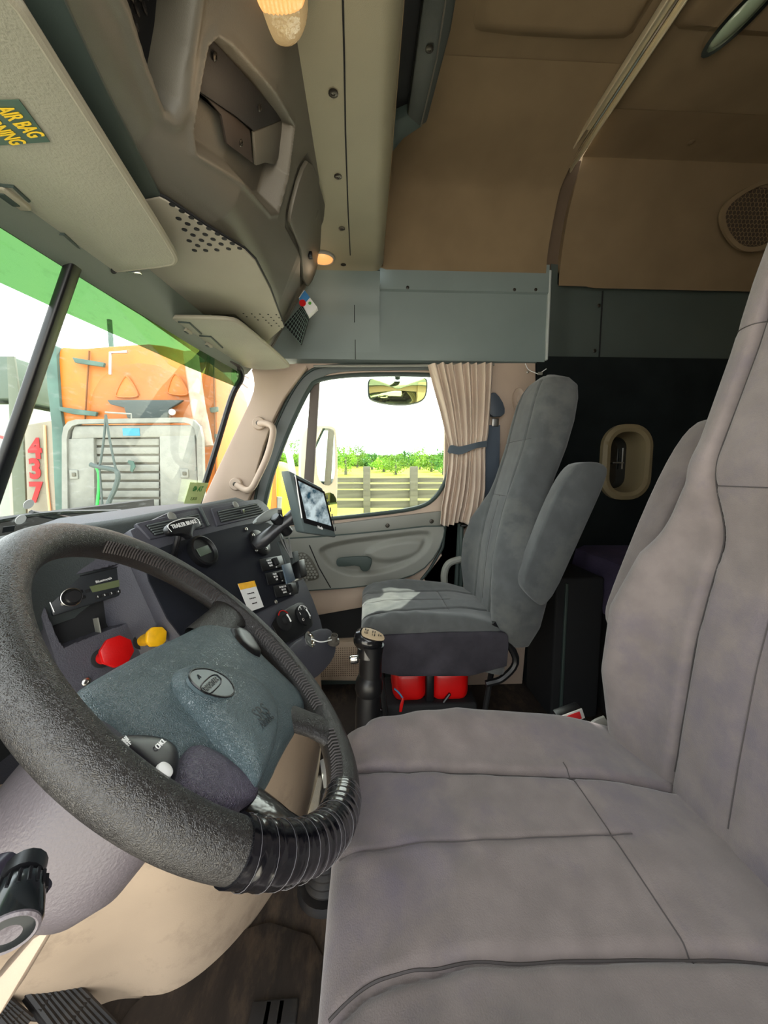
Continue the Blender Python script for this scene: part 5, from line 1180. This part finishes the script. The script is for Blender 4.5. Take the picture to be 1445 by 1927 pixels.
mb = MB(); mb.sheet(G, (.003, 0, 0)); mb.build('cloth', M_CURT, cu_, ang=80)
mb = MB(); tp_ = [onX(*p, X) for p, X in (((842, 850), 1.655), ((848, 838), 1.65), ((866, 840), 1.647), ((895, 833), 1.645), ((916, 829), 1.66))]; bt_ = [onX(*p, X) for p, X in (((846, 854), 1.655), ((850, 853), 1.65), ((868, 855), 1.647), ((895, 844), 1.645), ((916, 841), 1.66))]
mb.sheet([spline(tp_, 6), spline(bt_, 6)], (.003, 0, 0)); mb.build('tie_strap', mat('strap_slate', (74, 84, 92), .8), cu_)
mb = MB(); mb.tube([onX(590, 689, 1.715), onX(760, 688, 1.715), onX(930, 686, 1.70)], .005, 8); mb.build('curtain_track', M_GREY, cu_)
mb = MB(); mb.rbox(onX(878, 989, 1.68), (.02, .055, .008), .003); mb.build('hem_clip', M_BLK, cu_)
sb = thing('seat_belt', onX(930, 800, 1.7), 'slate grey seat belt hanging from its pillar guide behind the curtain', 'seat belt')
mb = MB(); mb.prism([onX(*p, 1.715) for p in ((910, 800), (941, 800), (937, 1010), (912, 1010))], (.004, 0, 0)); mb.build('webbing', mat('belt_slate', (70, 80, 92), .8, bump=.3, bs=500), sb)
mb = MB(); mb.prism(smooth([onX(*p, 1.72) for p in ((920, 740), (932, 742), (946, 765), (946, 785), (918, 787), (912, 760))], 1), (-.03, 0, 0), .006); mb.build('guide_cover', mat('guide_slate', (62, 70, 80), .5), sb)
mb = MB(); mb.rbox(onX(932, 795, 1.705), (.008, .03, .035), .003); mb.build('latch_plate', M_STEEL, sb)
mb = MB(); mb.tube([onX(*p, 1.70) for p in ((868, 990), (868, 1090), (866, 1130))], .010, 8); mb.build('belt_channel', M_DKG, sb)
# ================================================================ TABLET ON MOUNT
gp = thing('dash_display', V3(.90, .16, .9), 'grey navigation display tilted on an arm above the dash', 'display')
D_ = [(529, 883), (612, 918), (634, 1019), (566, 1015)]  # outer front incl. left side
Xd = .92
nD = nrm(V3(-.62, -.72, .02)); cD = onX(592, 960, .94)
def dp(x, y, h=0): return onP(x, y, cD+nD*h, nD)
F_ = [(543, 884), (608, 918), (634, 1012), (572, 1003)]
q = [dp(*p) for p in F_]; mb = MB(); mb.prism(q, -nD*.034, .006); mb.build('case', mat('display_case', (82, 92, 92), .4, bump=.1, bs=500), gp)
q2 = [dp(*p, .0015) for p in ((553, 897), (610, 925), (629, 1000), (572, 984))]; mb = MB(); mb.prism(q2, nD*.001); bz = mb.build('bezel', M_BLK, gp)
q3 = [dp(*p, .003) for p in ((561, 905), (608, 928), (623, 990), (577, 976))]; mb = MB(); mb.prism(q3, nD*.0008)
MS = mat('screen', (120, 150, 165), .15, mott=.0, emit=(120, 150, 165), es=.25); N = MS.node_tree.nodes; Lk = MS.node_tree.links
t = N.new('ShaderNodeTexCoord'); n1 = N.new('ShaderNodeTexNoise'); n1.inputs['Scale'].default_value = 45; n1.inputs['Detail'].default_value = 4; r = N.new('ShaderNodeValToRGB'); r.color_ramp.elements[0].color = (.02, .06, .09, 1); r.color_ramp.elements[1].color = (.55, .66, .70, 1); r.color_ramp.elements[0].position = .35; r.color_ramp.elements[1].position = .62
Lk.new(t.outputs['Object'], n1.inputs['Vector']); Lk.new(n1.outputs['Fac'], r.inputs['Fac']); Lk.new(r.outputs['Color'], N['Principled BSDF'].inputs['Base Color']); Lk.new(r.outputs['Color'], N['Principled BSDF'].inputs['Emission Color'])
mb.build('screen', MS, gp)
e1 = nrm(dp(628, 1000)-dp(572, 984)); fs = (dp(602, 993, .003), e1, np.cross(nD, e1), nD); text('print', 'Vnda', fs, (0, 0), .009, M_WHT, bz, bold=.0002)
for i in range(6):
    mb = MB(); mb.rbox(dp(615.5+3.1*i, 935+12*i, .003), (.003, .003, .011), .001, None); mb.build('side_button', M_BLK, gp)
mb = MB(); mb.tube([dp(555, 893, .002), dp(568, 975, .002)], .0016, 5); mb.build('light_strip', M_WHT, gp)
mt = thing('ram_mount', pp(490, 1022), 'black ball-joint mounting arm with round base on the control plate', 'mount')
c = pp(488, 1022, .005); mb = MB(); mb.lathe([(.036, 0), (.036, .005), (.033, .007), (.016, .008), (.012, .03), (0, .03)], c, nP, 32); mb.build('round_base', M_BLK, mt)
for (x, y) in ((476, 1007), (482, 1036), (501, 1033)): screw(mt, pp(x, y, .0125), nP, .0045, M_STEEL)
j1, j2 = pp(492, 1018, .045), cD-nD*.05+V3(0, .0, -.0)
mb = MB(); mb.tube([pp(490, 1021, .01), j1], .012, 14); mb.lathe([(0, -.018), (.010, -.015), (.018, 0), (.010, .015), (0, .018)], j1, nP, 18); mb.build('ball', M_RUB, mt)
ax = nrm(j2-j1); mb = MB(); mb.tube([j1-ax*.02, j1, j1+ax*.03, (j1+j2)/2, j2-ax*.03, j2, j2+ax*.012], [.014, .023, .020, .016, .020, .022, .012], 18, flat=.8); mb.build('arm', mat('arm_gloss', (44, 44, 46), .3), mt)
mb = MB(); mb.lathe([(.012, -.03), (.014, -.028), (.014, .028), (.012, .03), (0, .03)], (j1+j2)/2+V3(0, 0, .0), nrm(np.cross(ax, nD)), 16); mb.build('clamp_bolt', M_BLK, mt)
kq = [pp(*p, .07) for p in ((474, 980), (498, 962), (520, 958), (526, 970), (500, 984), (474, 990))]; mb = MB(); mb.prism(smooth(kq, 1), nP*.014, .004); mb.build('wing_knob', mat('grey_knob', (120, 124, 122), .5), mt)
mb = MB(); mb.tube([j2, cD-nD*.03], .02, 14); mb.build('rear_ball', M_RUB, mt)
cbn = thing('display_cables', pp(540, 1080, .05), 'grey cables and black plug box hanging below the display', 'cable')
for i, (a, b) in enumerate(((0, 0), (6, 2), (12, -2), (17, 3))):
    pth = spline([dp(524+a*.3, 958, -.05), pp(523+a*.6, 985, .06), pp(528+a*.7+b, 1010, .05), pp(538+a*.5, 1035, .045), pp(546+a*.2, 1050, .045)], 6)
    mb = MB(); mb.tube(pth, .0022, 6); mb.build('cable', mat('cable_grey', (120, 120, 118), .5) if i == 0 else bpy.data.materials['cable_grey'], cbn)
mb = MB(); mb.prism([pp(*p, .04) for p in ((520, 1020), (534, 1012), (545, 1062), (537, 1066))], nP*.006, .002); mb.build('ribbon_cable', M_DASHT, cbn)
mb = MB(); mb.prism([pp(*p, .03) for p in ((544, 1042), (553, 1040), (557, 1060), (547, 1063))], nP*.014, .002); mb.build('plug', M_DASHT, cbn)
mb = MB(); mb.prism([pp(*p, .025) for p in ((548, 1062), (560, 1058), (566, 1090), (553, 1094))], nP*.024, .003); mb.build('plug_box', M_BLK, cbn)
mb = MB(); mb.prism([pp(*p, .05) for p in ((529, 1064), (544, 1060), (554, 1092), (538, 1100))], nP*.004, .001); mb.build('grey_tag', mat('slate_tag', (70, 84, 96), .4), cbn)
mb = MB(); mb.tube([pp(552, 1094, .04), pp(567, 1088, .04)], .004, 10); mb.build('pin', M_STEEL, cbn)
# ================================================================ OUTSIDE
M_CONC = mat('yard_gravel', (196, 190, 176), .9, mott=.1, ms=.6, bump=.3, bs=20)
struct(MB().box((40, 0, -1.2), (160, 160, .1)), 'ground', M_CONC)
M_MIR = mat('mirror_glass', (235, 238, 235), .02, metal=1)
# look-down mirror
ld = thing('look_down_mirror', onX(748, 736, 1.98), 'convex look-down mirror hanging outside the top of door window', 'mirror')
O = smooth([onX(*p, 1.98) for p in ((691, 716), (700, 711), (725, 716), (750, 718), (778, 715), (798, 710), (805, 714), (804, 740), (797, 754), (775, 761), (745, 762), (715, 758), (697, 752), (692, 745))], 2)
mb = MB(); mb.prism(O, (.035, 0, 0), .004); mb.build('housing', M_DKG, ld)
c = sum(O)/len(O); fr = (c+V3(-.003, 0, 0), V3(0, -1, 0), V3(0, 0, 1), V3(-1, 0, 0)); P = [tuple(np.array(f2(fr, p))*.95) for p in O]
mb = MB(); mb.relief(P, fr, lambda X, Y, F: .022*(1-F**2), 14, 80, .004)
MM = mat('reflecting_trees', (150, 160, 60), .12, spec=.8, coat=.6); N = MM.node_tree.nodes; Lk = MM.node_tree.links
mb.build('mirror_face', mat('tree_tinted_mirror', (200, 205, 150), .04, metal=1), ld)  # yellow-green base colour paints the reflected trees into the mirror
mb = MB(); mb.tube([onX(748, 712, 2.0), onX(748, 690, 1.95), V3(1.80, -.14, 1.60)], .014, 10); mb.build('bracket', M_DKG, ld)
# main side mirror
sm = thing('side_mirror', onX(600, 900, 2.25), 'tall flat exterior side mirror seen past the window divider', 'mirror')
Xm = 2.2
O = smooth([onX(*p, Xm) for p in ((566, 806), (600, 800), (628, 801), (634, 812), (636, 900), (632, 995), (570, 985), (564, 900))], 2)
mb = MB(); mb.prism(O, (.06, .02, 0), .006); mb.tube([op(600, 990, Xm+.03), V3(Xm+.03, .2, .55), V3(1.80, .25, .50)], .018, 8) if False else mb.tube([onX(600, 990, Xm+.03), V3(2.1, .26, .60), V3(1.80, .28, .58)], .018, 8); mb.build('housing', mat('mirror_shell', (214, 204, 186), .4), sm)
G1 = smooth([onX(*p, Xm-.004) for p in ((596, 806), (624, 806), (630, 815), (631, 915), (600, 912), (594, 860))], 2); mb = MB(); mb.prism(G1, (.003, 0, 0)); mb.build('flat_glass', M_MIR, sm)
G2 = smooth([onX(*p, Xm-.004) for p in ((600, 930), (634, 925), (635, 990), (606, 996))], 2); mb = MB(); mb.prism(G2, (.003, 0, 0)); mb.build('convex_glass', mat('greenery_tinted_mirror', (210, 220, 140), .05, metal=1), sm)  # reflected greenery is put into the colour of the lower glass
mb = MB(); mb.tube(spline([onX(*p, 2.15) for p in ((536, 830), (545, 860), (552, 900), (556, 950))], 5), .018, 8); mb.build('mirror_arm', M_WHT, sm)
# fence of grey boards with post
M_WOOD = mat('weathered_board', (100, 96, 86), .9, mott=.2, ms=1.5, bump=.5, bs=30, stretch=(1, .3, 4))
fe_ = thing('board_fence', (20, -2, -1.15), 'weathered grey board fence with posts across the field edge', 'fence')
XF = 16
for i, (a, b) in enumerate(((899, 908), (910, 920), (922, 938), (942, 956))):
    for j, (x0, x1) in enumerate(((600, 689), (690, 777), (778, 862))):
        mb = MB(); mb.prism([onX(x0, a+1*(j == 1), XF), onX(x1, a, XF), onX(x1, b, XF), onX(x0, b, XF)], (.06, 0, 0)); mb.build('board', M_WOOD, fe_)
for x in (690, 778, 866):
    mb = MB(); p0, p1 = onX(x-7, 878, XF-.1), onX(x+7, 955, XF-.1); mb.rbox((XF-.15, (p0[1]+p1[1])/2, (p0[2]-1.15)/2), (.25, abs(p1[1]-p0[1]), p0[2]+1.15), .03); mb.build('post', M_WOOD, fe_)
M_GRASS = mat('sunny_grass', (124, 140, 24), .95, mott=.25, ms=.8, col2=(160, 164, 44))
mb = MB(); mb.sheet([[V3(x, y, -1.14+.1*sin(x*.7)*0+ (0 if x < 20 else (x-20)*.072)) for y in np.linspace(-40, 40, 30)] for x in np.linspace(12, 74, 34)], (0, 0, -.02)); g_ = mb.build('field', M_GRASS, None); g_['kind'] = 'structure'
# trees: crowns of leaf clumps
def tree(x, y, z0, h, r, m, label, seed):
    rg = random.Random(seed); t = thing('tree', (x, y, z0), label, 'tree', 'trees along the field edge')
    mb = MB(); mb.tube([V3(x, y, z0), V3(x+.1, y, z0+h*.6)], [.18, .08], 8); mb.build('trunk', M_WOOD, t)
    mb = MB()
    for k in range(900):
        a, b = rg.uniform(0, 2*pi), math.acos(rg.uniform(-1, 1)); q = rg.uniform(.55, 1.0); lob = 1+.25*sin(a*3+seed)+.2*sin(b*5)
        p = V3(x+r*q*lob*sin(b)*cos(a), y+r*q*lob*sin(b)*sin(a), z0+h*.55+h*.5*q*cos(b)); s = rg.uniform(.12, .3)*r*.35
        e = [V3(rg.uniform(-1, 1), rg.uniform(-1, 1), rg.uniform(-1, 1))*s for _ in range(3)]; mb.add([p+e[0], p+e[1], p+e[2], p-e[0]], [(0, 1, 2), (0, 2, 3)])
    o = mb.build('foliage', m, t, ang=10); o['kind'] = 'stuff'
ML = [mat('leaf_bright', (96, 150, 40), .9, col2=(150, 186, 60), ms=.8), mat('leaf_mid', (76, 116, 40), .9, col2=(130, 160, 60), ms=.8), mat('leaf_deep', (50, 100, 50), .9, col2=(100, 150, 60), ms=.8)]
rg = random.Random(4)
for i, px_ in enumerate((545, 572, 622, 650, 672, 700, 722, 745, 768, 790, 812, 835, 862)):
    top = {545: 826, 572: 818, 622: 834, 650: 838, 672: 840, 700: 852, 722: 862, 745: 856, 768: 848, 790: 842, 812: 856, 835: 846, 862: 840}[px_]
    X_ = 62-(i % 4)*5; P = onX(px_, top, X_); z0 = -1.14+(X_-20)*.072; h = P[2]-z0
    tree(X_, P[1], z0, h, 1.5 if i % 2 else 1.9, ML[i % 3], ['bright yellow-green', 'mid green', 'deep green'][i % 3]+' bushy tree on the horizon, %s' % ['leftmost of the row', 'second from left', 'behind the side mirror', 'right of the side mirror', 'fifth from left', 'low, left of the gap', 'low, right of the gap', 'before the tall fence post', 'tallest above the fence post', 'right of the tall post', 'low, beyond the post', 'beside the curtain', 'rightmost by the curtain'][i], i)
hd2 = MB(); rg = random.Random(9)
for k in range(5200):
    p = V3(66+rg.uniform(-1, 1.5), rg.uniform(-16, 16), 2.1+rg.uniform(0, 1)**1.4*1.9); s = rg.uniform(.2, .5); e_ = [V3(rg.uniform(-1, 1), rg.uniform(-1, 1), rg.uniform(-1, 1))*s for _ in range(3)]; hd2.add([p+e_[0], p+e_[1], p+e_[2], p-e_[0]], [(0, 1, 2), (0, 2, 3)])
hd2.build('hedge', ML[1], None, ang=10, label='long low green hedge at the far side of the sunny field', cat='hedge', kind='stuff')
# ---- orange sleeper truck seen from behind, with aluminium headache rack
M_ORG = mat('orange_paint', (186, 104, 26), .5, mott=.08, ms=2, dirt=(150, 96, 40), ds=1.2)
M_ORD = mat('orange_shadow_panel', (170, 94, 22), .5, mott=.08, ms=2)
M_ALU = mat('aluminium_tread', (126, 128, 122), .6, spec=.3, mott=.08, ms=9, bump=.4, bs=60)
M_ALUD = mat('aluminium_gap', (84, 82, 70), .5)
M_GASK = mat('green_black_seal', (70, 96, 88), .7, mott=.2, ms=3)
def op(x, y, X_): return onX(x, y, X_)
ot = thing('orange_truck', (7, 4, -1.15), 'orange sleeper cab of the truck ahead, seen from behind', 'truck')
XO = 6.0
body = smooth([op(*p, XO) for p in ((100, 650), (150, 655), (182, 652), (240, 648), (290, 645), (360, 662), (405, 680), (410, 800), (412, 1120), (112, 1120), (108, 800))], 1)
mb = MB(); mb.prism(body, (2.2, .2, 0), .05); mb.build('sleeper_body', M_ORG, ot)
dome = smooth([op(*p, XO-.02) for p in ((165, 790), (168, 745), (195, 700), (250, 680), (310, 690), (355, 730), (372, 800))], 1)
fr = (op(268, 745, XO), V3(0, -1, 0), V3(0, 0, 1), V3(-1, 0, 0)); P = [f2(fr, p) for p in dome]
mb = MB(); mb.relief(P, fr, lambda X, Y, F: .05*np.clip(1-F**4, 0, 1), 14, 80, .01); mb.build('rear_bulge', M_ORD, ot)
for tri in (((242, 708), (262, 742), (258, 748), (222, 748), (218, 742), (234, 710)), ((335, 704), (356, 738), (352, 745), (318, 742), (316, 735), (326, 706))):
    T_ = smooth([op(*p, XO-.05) for p in tri], 2); mb = MB(); mb.prism(T_, (-.02, 0, 0), .006); mb.build('pressed_panel', M_ORG, ot); mb = MB(); mb.tube([p+V3(-.02, 0, 0) for p in T_], .012, 5, closed=True); mb.build('panel_edge', mat('orange_edge', (180, 100, 40), .6), ot)
mb = MB(); mb.prism([op(*p, XO-.10) for p in ((206, 754), (348, 754), (340, 760), (322, 770), (318, 788), (244, 788), (238, 768), (212, 762))], (-.06, 0, 0), .01); mb.build('black_bracket', mat('bracket_slate', (60, 72, 72), .6), ot)
for i, q in enumerate((((140, 674), (200, 684), (198, 692), (145, 684)), ((115, 766), (186, 776), (184, 784), (140, 780), (116, 774)), ((376, 674), (402, 672), (402, 680), (376, 683)), ((396, 768), (412, 766), (412, 775), (398, 777)), ((405, 818), (418, 816), (418, 824), (406, 825)))):
    mb = MB(); mb.prism([op(*p, XO-.04) for p in q], (-.05, 0, 0), .008); mb.build('hinge', M_GASK, ot)
mb = MB(); mb.prism([op(*p, XO-.05) for p in ((82, 642), (105, 650), (112, 760), (118, 800), (122, 980), (104, 980), (96, 800), (88, 730))], (.5, 0, 0), .02); mb.build('cab_extender', M_GASK, ot)
mb = MB(); mb.tube([op(168, 660, XO-.03), op(163, 740, XO-.03), op(160, 790, XO-.03)], .012, 5); mb.tube([op(402, 682, XO-.03), op(404, 800, XO-.03), op(406, 900, XO-.03)], .012, 5); mb.build('panel_seam', mat('seam_brown', (110, 70, 30), .7), ot)
mb = MB(); mb.tube([op(240, 662, XO-.2), op(208, 664, XO-.2), op(208, 705, XO-.2)], .022, 8); mb.build('grab_rail', M_STEEL, ot)
mb = MB(); mb.tube([op(359, 664, XO-.25), op(372, 760, XO-.25), op(388, 840, XO-.25)], .10, 16); mb.build('exhaust_stack', mat('stack_metal', (168, 150, 130), .4, metal=.5, mott=.2, ms=6), ot)
mb = MB(); mb.lathe([(.045, 0), (.045, .03), (0, .04)], op(325, 776, XO-.14), (-1, 0, 0), 14); mb.build('work_light', M_WHT, ot)
mb = MB(); mb.box((7.4, 3.2, -.85), (2.8, 2.2, .6)); mb.build('chassis', M_BLKM, ot)
# headache rack
XR = 5.4
hr_ = thing('headache_rack', op(255, 970, XR)*V3(1, 1, 0)+V3(0, 0, -.85), 'white aluminium headache rack with slatted centre behind the orange cab', 'rack')
O = [op(*p, XR) for p in ((125, 965), (125, 822), (128, 805), (136, 795), (150, 791), (250, 789), (355, 787), (368, 791), (380, 803), (385, 825), (388, 962))]
I_ = [op(*p, XR) for p in ((136, 962), (134, 828), (137, 812), (144, 803), (156, 799), (250, 797), (350, 796), (362, 799), (371, 808), (375, 828), (378, 960))]
mb = MB(); mb.sheet([O, I_], (-.08, 0, 0)); mb.build('outer_frame', M_ALU, hr_)
mb = MB(); mb.prism([op(*p, XR+.03) for p in ((130, 965), (130, 800), (378, 800), (382, 965))], (.03, 0, 0)); mb.build('backing', M_ALUD, hr_)
for nm, q in (('left_locker', ((124, 826), (176, 824), (178, 955), (130, 957))), ('right_locker', ((300, 820), (366, 819), (374, 958), (302, 956))), ('top_plate', ((136, 812), (140, 802), (366, 800), (372, 814), (366, 820), (300, 822), (176, 824), (134, 826)))):
    mb = MB(); mb.prism([op(*p, XR-.05) for p in q], (.08, 0, 0), .008); mb.build('locker_panel' if 'locker' in nm else 'top_plate', M_ALU, hr_)
for k in range(8):
    y = 826+k*16.3; mb = MB(); mb.prism([op(180, y, XR), op(299, y-.5, XR), op(299, y+11.5, XR), op(180, y+12, XR)], (.02, 0, 0), .006); mb.build('slat', M_ALU, hr_)
mb = MB(); mb.prism([op(*p, XR-.02) for p in ((130, 956), (390, 956), (395, 968), (128, 970))], (.2, 0, 0), .01); mb.build('bottom_rail', M_ALU, hr_)
for (x, y) in ((139, 893), (347, 891)):
    mb = MB(); mb.rbox(op(x, y, XR-.06), (.02, .11, .12), .01); lt = mb.build('latch', M_ALU, hr_); mb = MB(); mb.rbox(op(x, y, XR-.075), (.02, .05, .05), .008); mb.build('latch_handle', M_ALUD, lt)
mb = MB(); mb.rbox(op(247, 813, XR-.055), (.01, .22, .10), .004); mb.build('blue_plate', mat('plate_blue', (50, 130, 160), .5), hr_)
mb = MB(); mb.prism([op(*p, XR-.06) for p in ((243, 866), (252, 868), (256, 878), (250, 889), (246, 886), (247, 876), (241, 870))], (-.02, 0, 0), .004); mb.build('hook', M_GASK, hr_)
mb = MB(); mb.box(V3(XR+.03, op(255, 960, XR)[1], (op(255, 972, XR)[2]-1.15)/2), (.9, 1.9, op(255, 972, XR)[2]+1.15)); mb.build('deck_support', M_BLKM, hr_)
# hose loops hung on the rack
hz = thing('air_hose', op(198, 970, XR-.3), 'dark coiled air hose and green line hanging before the rack', 'hose')
XH = XR-.25
def hose(pts, r, m_, nm):
    mb = MB(); mb.tube(spline([op(*p, XH) for p in pts], 8), r, 8); mb.build(nm, m_, hz)
MH = mat('hose_slate', (72, 84, 82), .7)
hose([(199, 780), (196, 820), (190, 865), (187, 880), (190, 920), (194, 970)], .014, MH, 'hose_line'); hose([(199, 780), (206, 825), (216, 875), (220, 885)], .014, MH, 'hose_line')
hose([(170, 874), (182, 878), (205, 882), (218, 886), (222, 898), (216, 920), (206, 942), (196, 975)], .030, MH, 'coiled_hose')
hose([(178, 876), (185, 888), (186, 915), (184, 940), (180, 975)], .018, mat('hose_green', (40, 190, 70), .5), 'green_line')
mb = MB(); mb.tube([op(198, 776, XH), op(247, 779, XH), op(247, 788, XH)], .010, 6); mb.build('hanger', M_ALU, hz)
# ---- white tractor beside it with red number, and grey machinery far left
wt = thing('white_truck', (7.6, 6, -1.15), 'white truck body with red number 437 left of the orange cab', 'truck')
XT = 6.6
mb = MB(); mb.prism([op(*p, XT) for p in ((10, 800), (40, 800), (100, 790), (108, 1010), (20, 1010))], (2.0, .3, 0), .03); mb.build('body_side', mat('cream_paint', (150, 144, 128), .4), wt)
fw = (op(66, 900, XT-.02), V3(0, -1, 0), V3(0, 0, 1), V3(-1, 0, 0)); MR = mat('number_red', (190, 40, 44), .5)
for ch, (x, y) in zip('437', ((66, 846), (66, 884), (68, 928))):
    q = f2(fw, op(x, y, XT-.02)); text('number', ch, fw, q, .44, MR, wt, sx=.9, bold=.02, ext=.004)
mb = MB(); mb.prism([op(*p, XT-.3) for p in ((12, 670), (26, 670), (42, 790), (50, 1000), (26, 1000))], (.04, 0, 0), .01); mb.build('dark_column', mat('column_grey', (90, 98, 84), .7), wt)
mb = MB(); mb.tube([op(84, 800, XT-.03), op(88, 900, XT-.03), op(96, 985, XT-.03)], .02, 6); mb.build('body_seam', mat('seam_tan', (220, 180, 140), .6), wt)
gt = thing('grey_truck', (8, 8, -1.15), 'grey-green truck rear with red lamps at the far left', 'truck')
mb = MB(); mb.prism([op(*p, 8) for p in ((-60, 668), (18, 669), (18, 750), (-60, 752))], (2, 0, 0), .04); mb.build('upper_cab', mat('cab_green_grey', (80, 94, 84), .6), gt)
mb = MB(); mb.prism([op(*p, 8) for p in ((-60, 760), (20, 760), (26, 860), (28, 1000), (-60, 1000))], (2, 0, 0), .04); mb.build('lower_cab', mat('cab_pale', (140, 150, 140), .5), gt)
mb = MB(); mb.prism([op(*p, 7.9) for p in ((-10, 855), (18, 856), (14, 895), (-10, 900))], (-.1, 0, 0), .02); mb.build('tail_lamp', mat('lamp_pink', (220, 80, 90), .4), gt)
mb = MB(); mb.tube([op(0, 822, 7.8), op(16, 826, 7.8), op(28, 848, 7.8), op(28, 940, 7.8)], .03, 8); mb.build('hand_rail', mat('rail_rust', (160, 60, 60), .5), gt)
# white trailer wall to the right of the orange cab
tl_ = thing('white_trailer', (9, 2.4, -1.15), 'plain white trailer wall right of the orange cab', 'trailer')
mb = MB(); mb.prism([op(*p, 9) for p in ((415, 672), (476, 690), (480, 1010), (400, 1010))], (1.5, 0, 0), .05); mb.build('wall', mat('trailer_white', (250, 250, 248), .5), tl_)
mb = MB(); mb.tube([op(415, 675, 8.95), op(420, 800, 8.95), op(420, 960, 8.95)], .03, 6); mb.build('corner_post', M_ALUD, tl_)
for q in (((446, 708), (458, 706), (468, 712)), ((446, 722), (456, 722), (466, 730))):
    mb = MB(); mb.tube([op(*p, 8.94) for p in q], .02, 5); mb.build('marker_line', M_GREY, tl_)
# yellow vehicle in the quarter glass
yv = thing('yellow_truck', (4.6, 1.0, -1.15), 'bright yellow truck fender seen through the quarter glass', 'truck')
fr = (op(520, 940, 4.5), V3(0, -1, 0), V3(0, 0, 1), V3(-1, 0, 0)); P = smooth([f2(fr, op(*p, 4.5)) for p in ((480, 1225), (498, 900), (512, 862), (520, 866), (534, 905), (545, 1225))], 2)
mb = MB(); mb.relief(P, fr, lambda X, Y, F: .12*np.sqrt(np.clip(1-F**2, 0, 1)), 12, 60, .6); mb.build('fender', mat('yellow_paint', (255, 226, 10), .35), yv)
mb = MB(); mb.tube([op(524, 1000, 4.4), op(524, 950, 4.4), op(525, 935, 4.4)], .035, 8); mb.build('marker_post', M_GREY, yv)
mb = MB(); mb.prism([op(*p, 4.35) for p in ((508, 960), (514, 890), (519, 885), (520, 960))], (.04, 0, 0), .01); mb.build('orange_stripe', M_ORG, yv)
# thin antenna post behind
mb = MB(); mb.tube([op(206, 602, 9)*V3(1, 1, 0)+V3(0, 0, -1.15), op(206, 602, 9)], .05, 8); mb.build('antenna_post', M_GASK, None, label='thin green-grey post rising behind the orange cab', cat='post')
# wiper resting at the base of the windscreen
wp_ = thing('wiper', wbot(.9)+V3(0, .01, .02), 'black windscreen wiper lying along the base of the glass', 'wiper')
mb = MB(); mb.tube(spline([wbot(.75)+V3(0, .02, .03), wbot(1.0)+V3(0, .025, .055), wbot(1.3)+V3(0, .03, .035)], 6), .006, 6); mb.build('blade', M_BLK, wp_)
mb = MB(); mb.tube([wbot(1.0)+V3(0, .03, .06), wbot(1.15)+V3(0, .03, .02)], .008, 6); mb.build('arm', M_BLK, wp_)
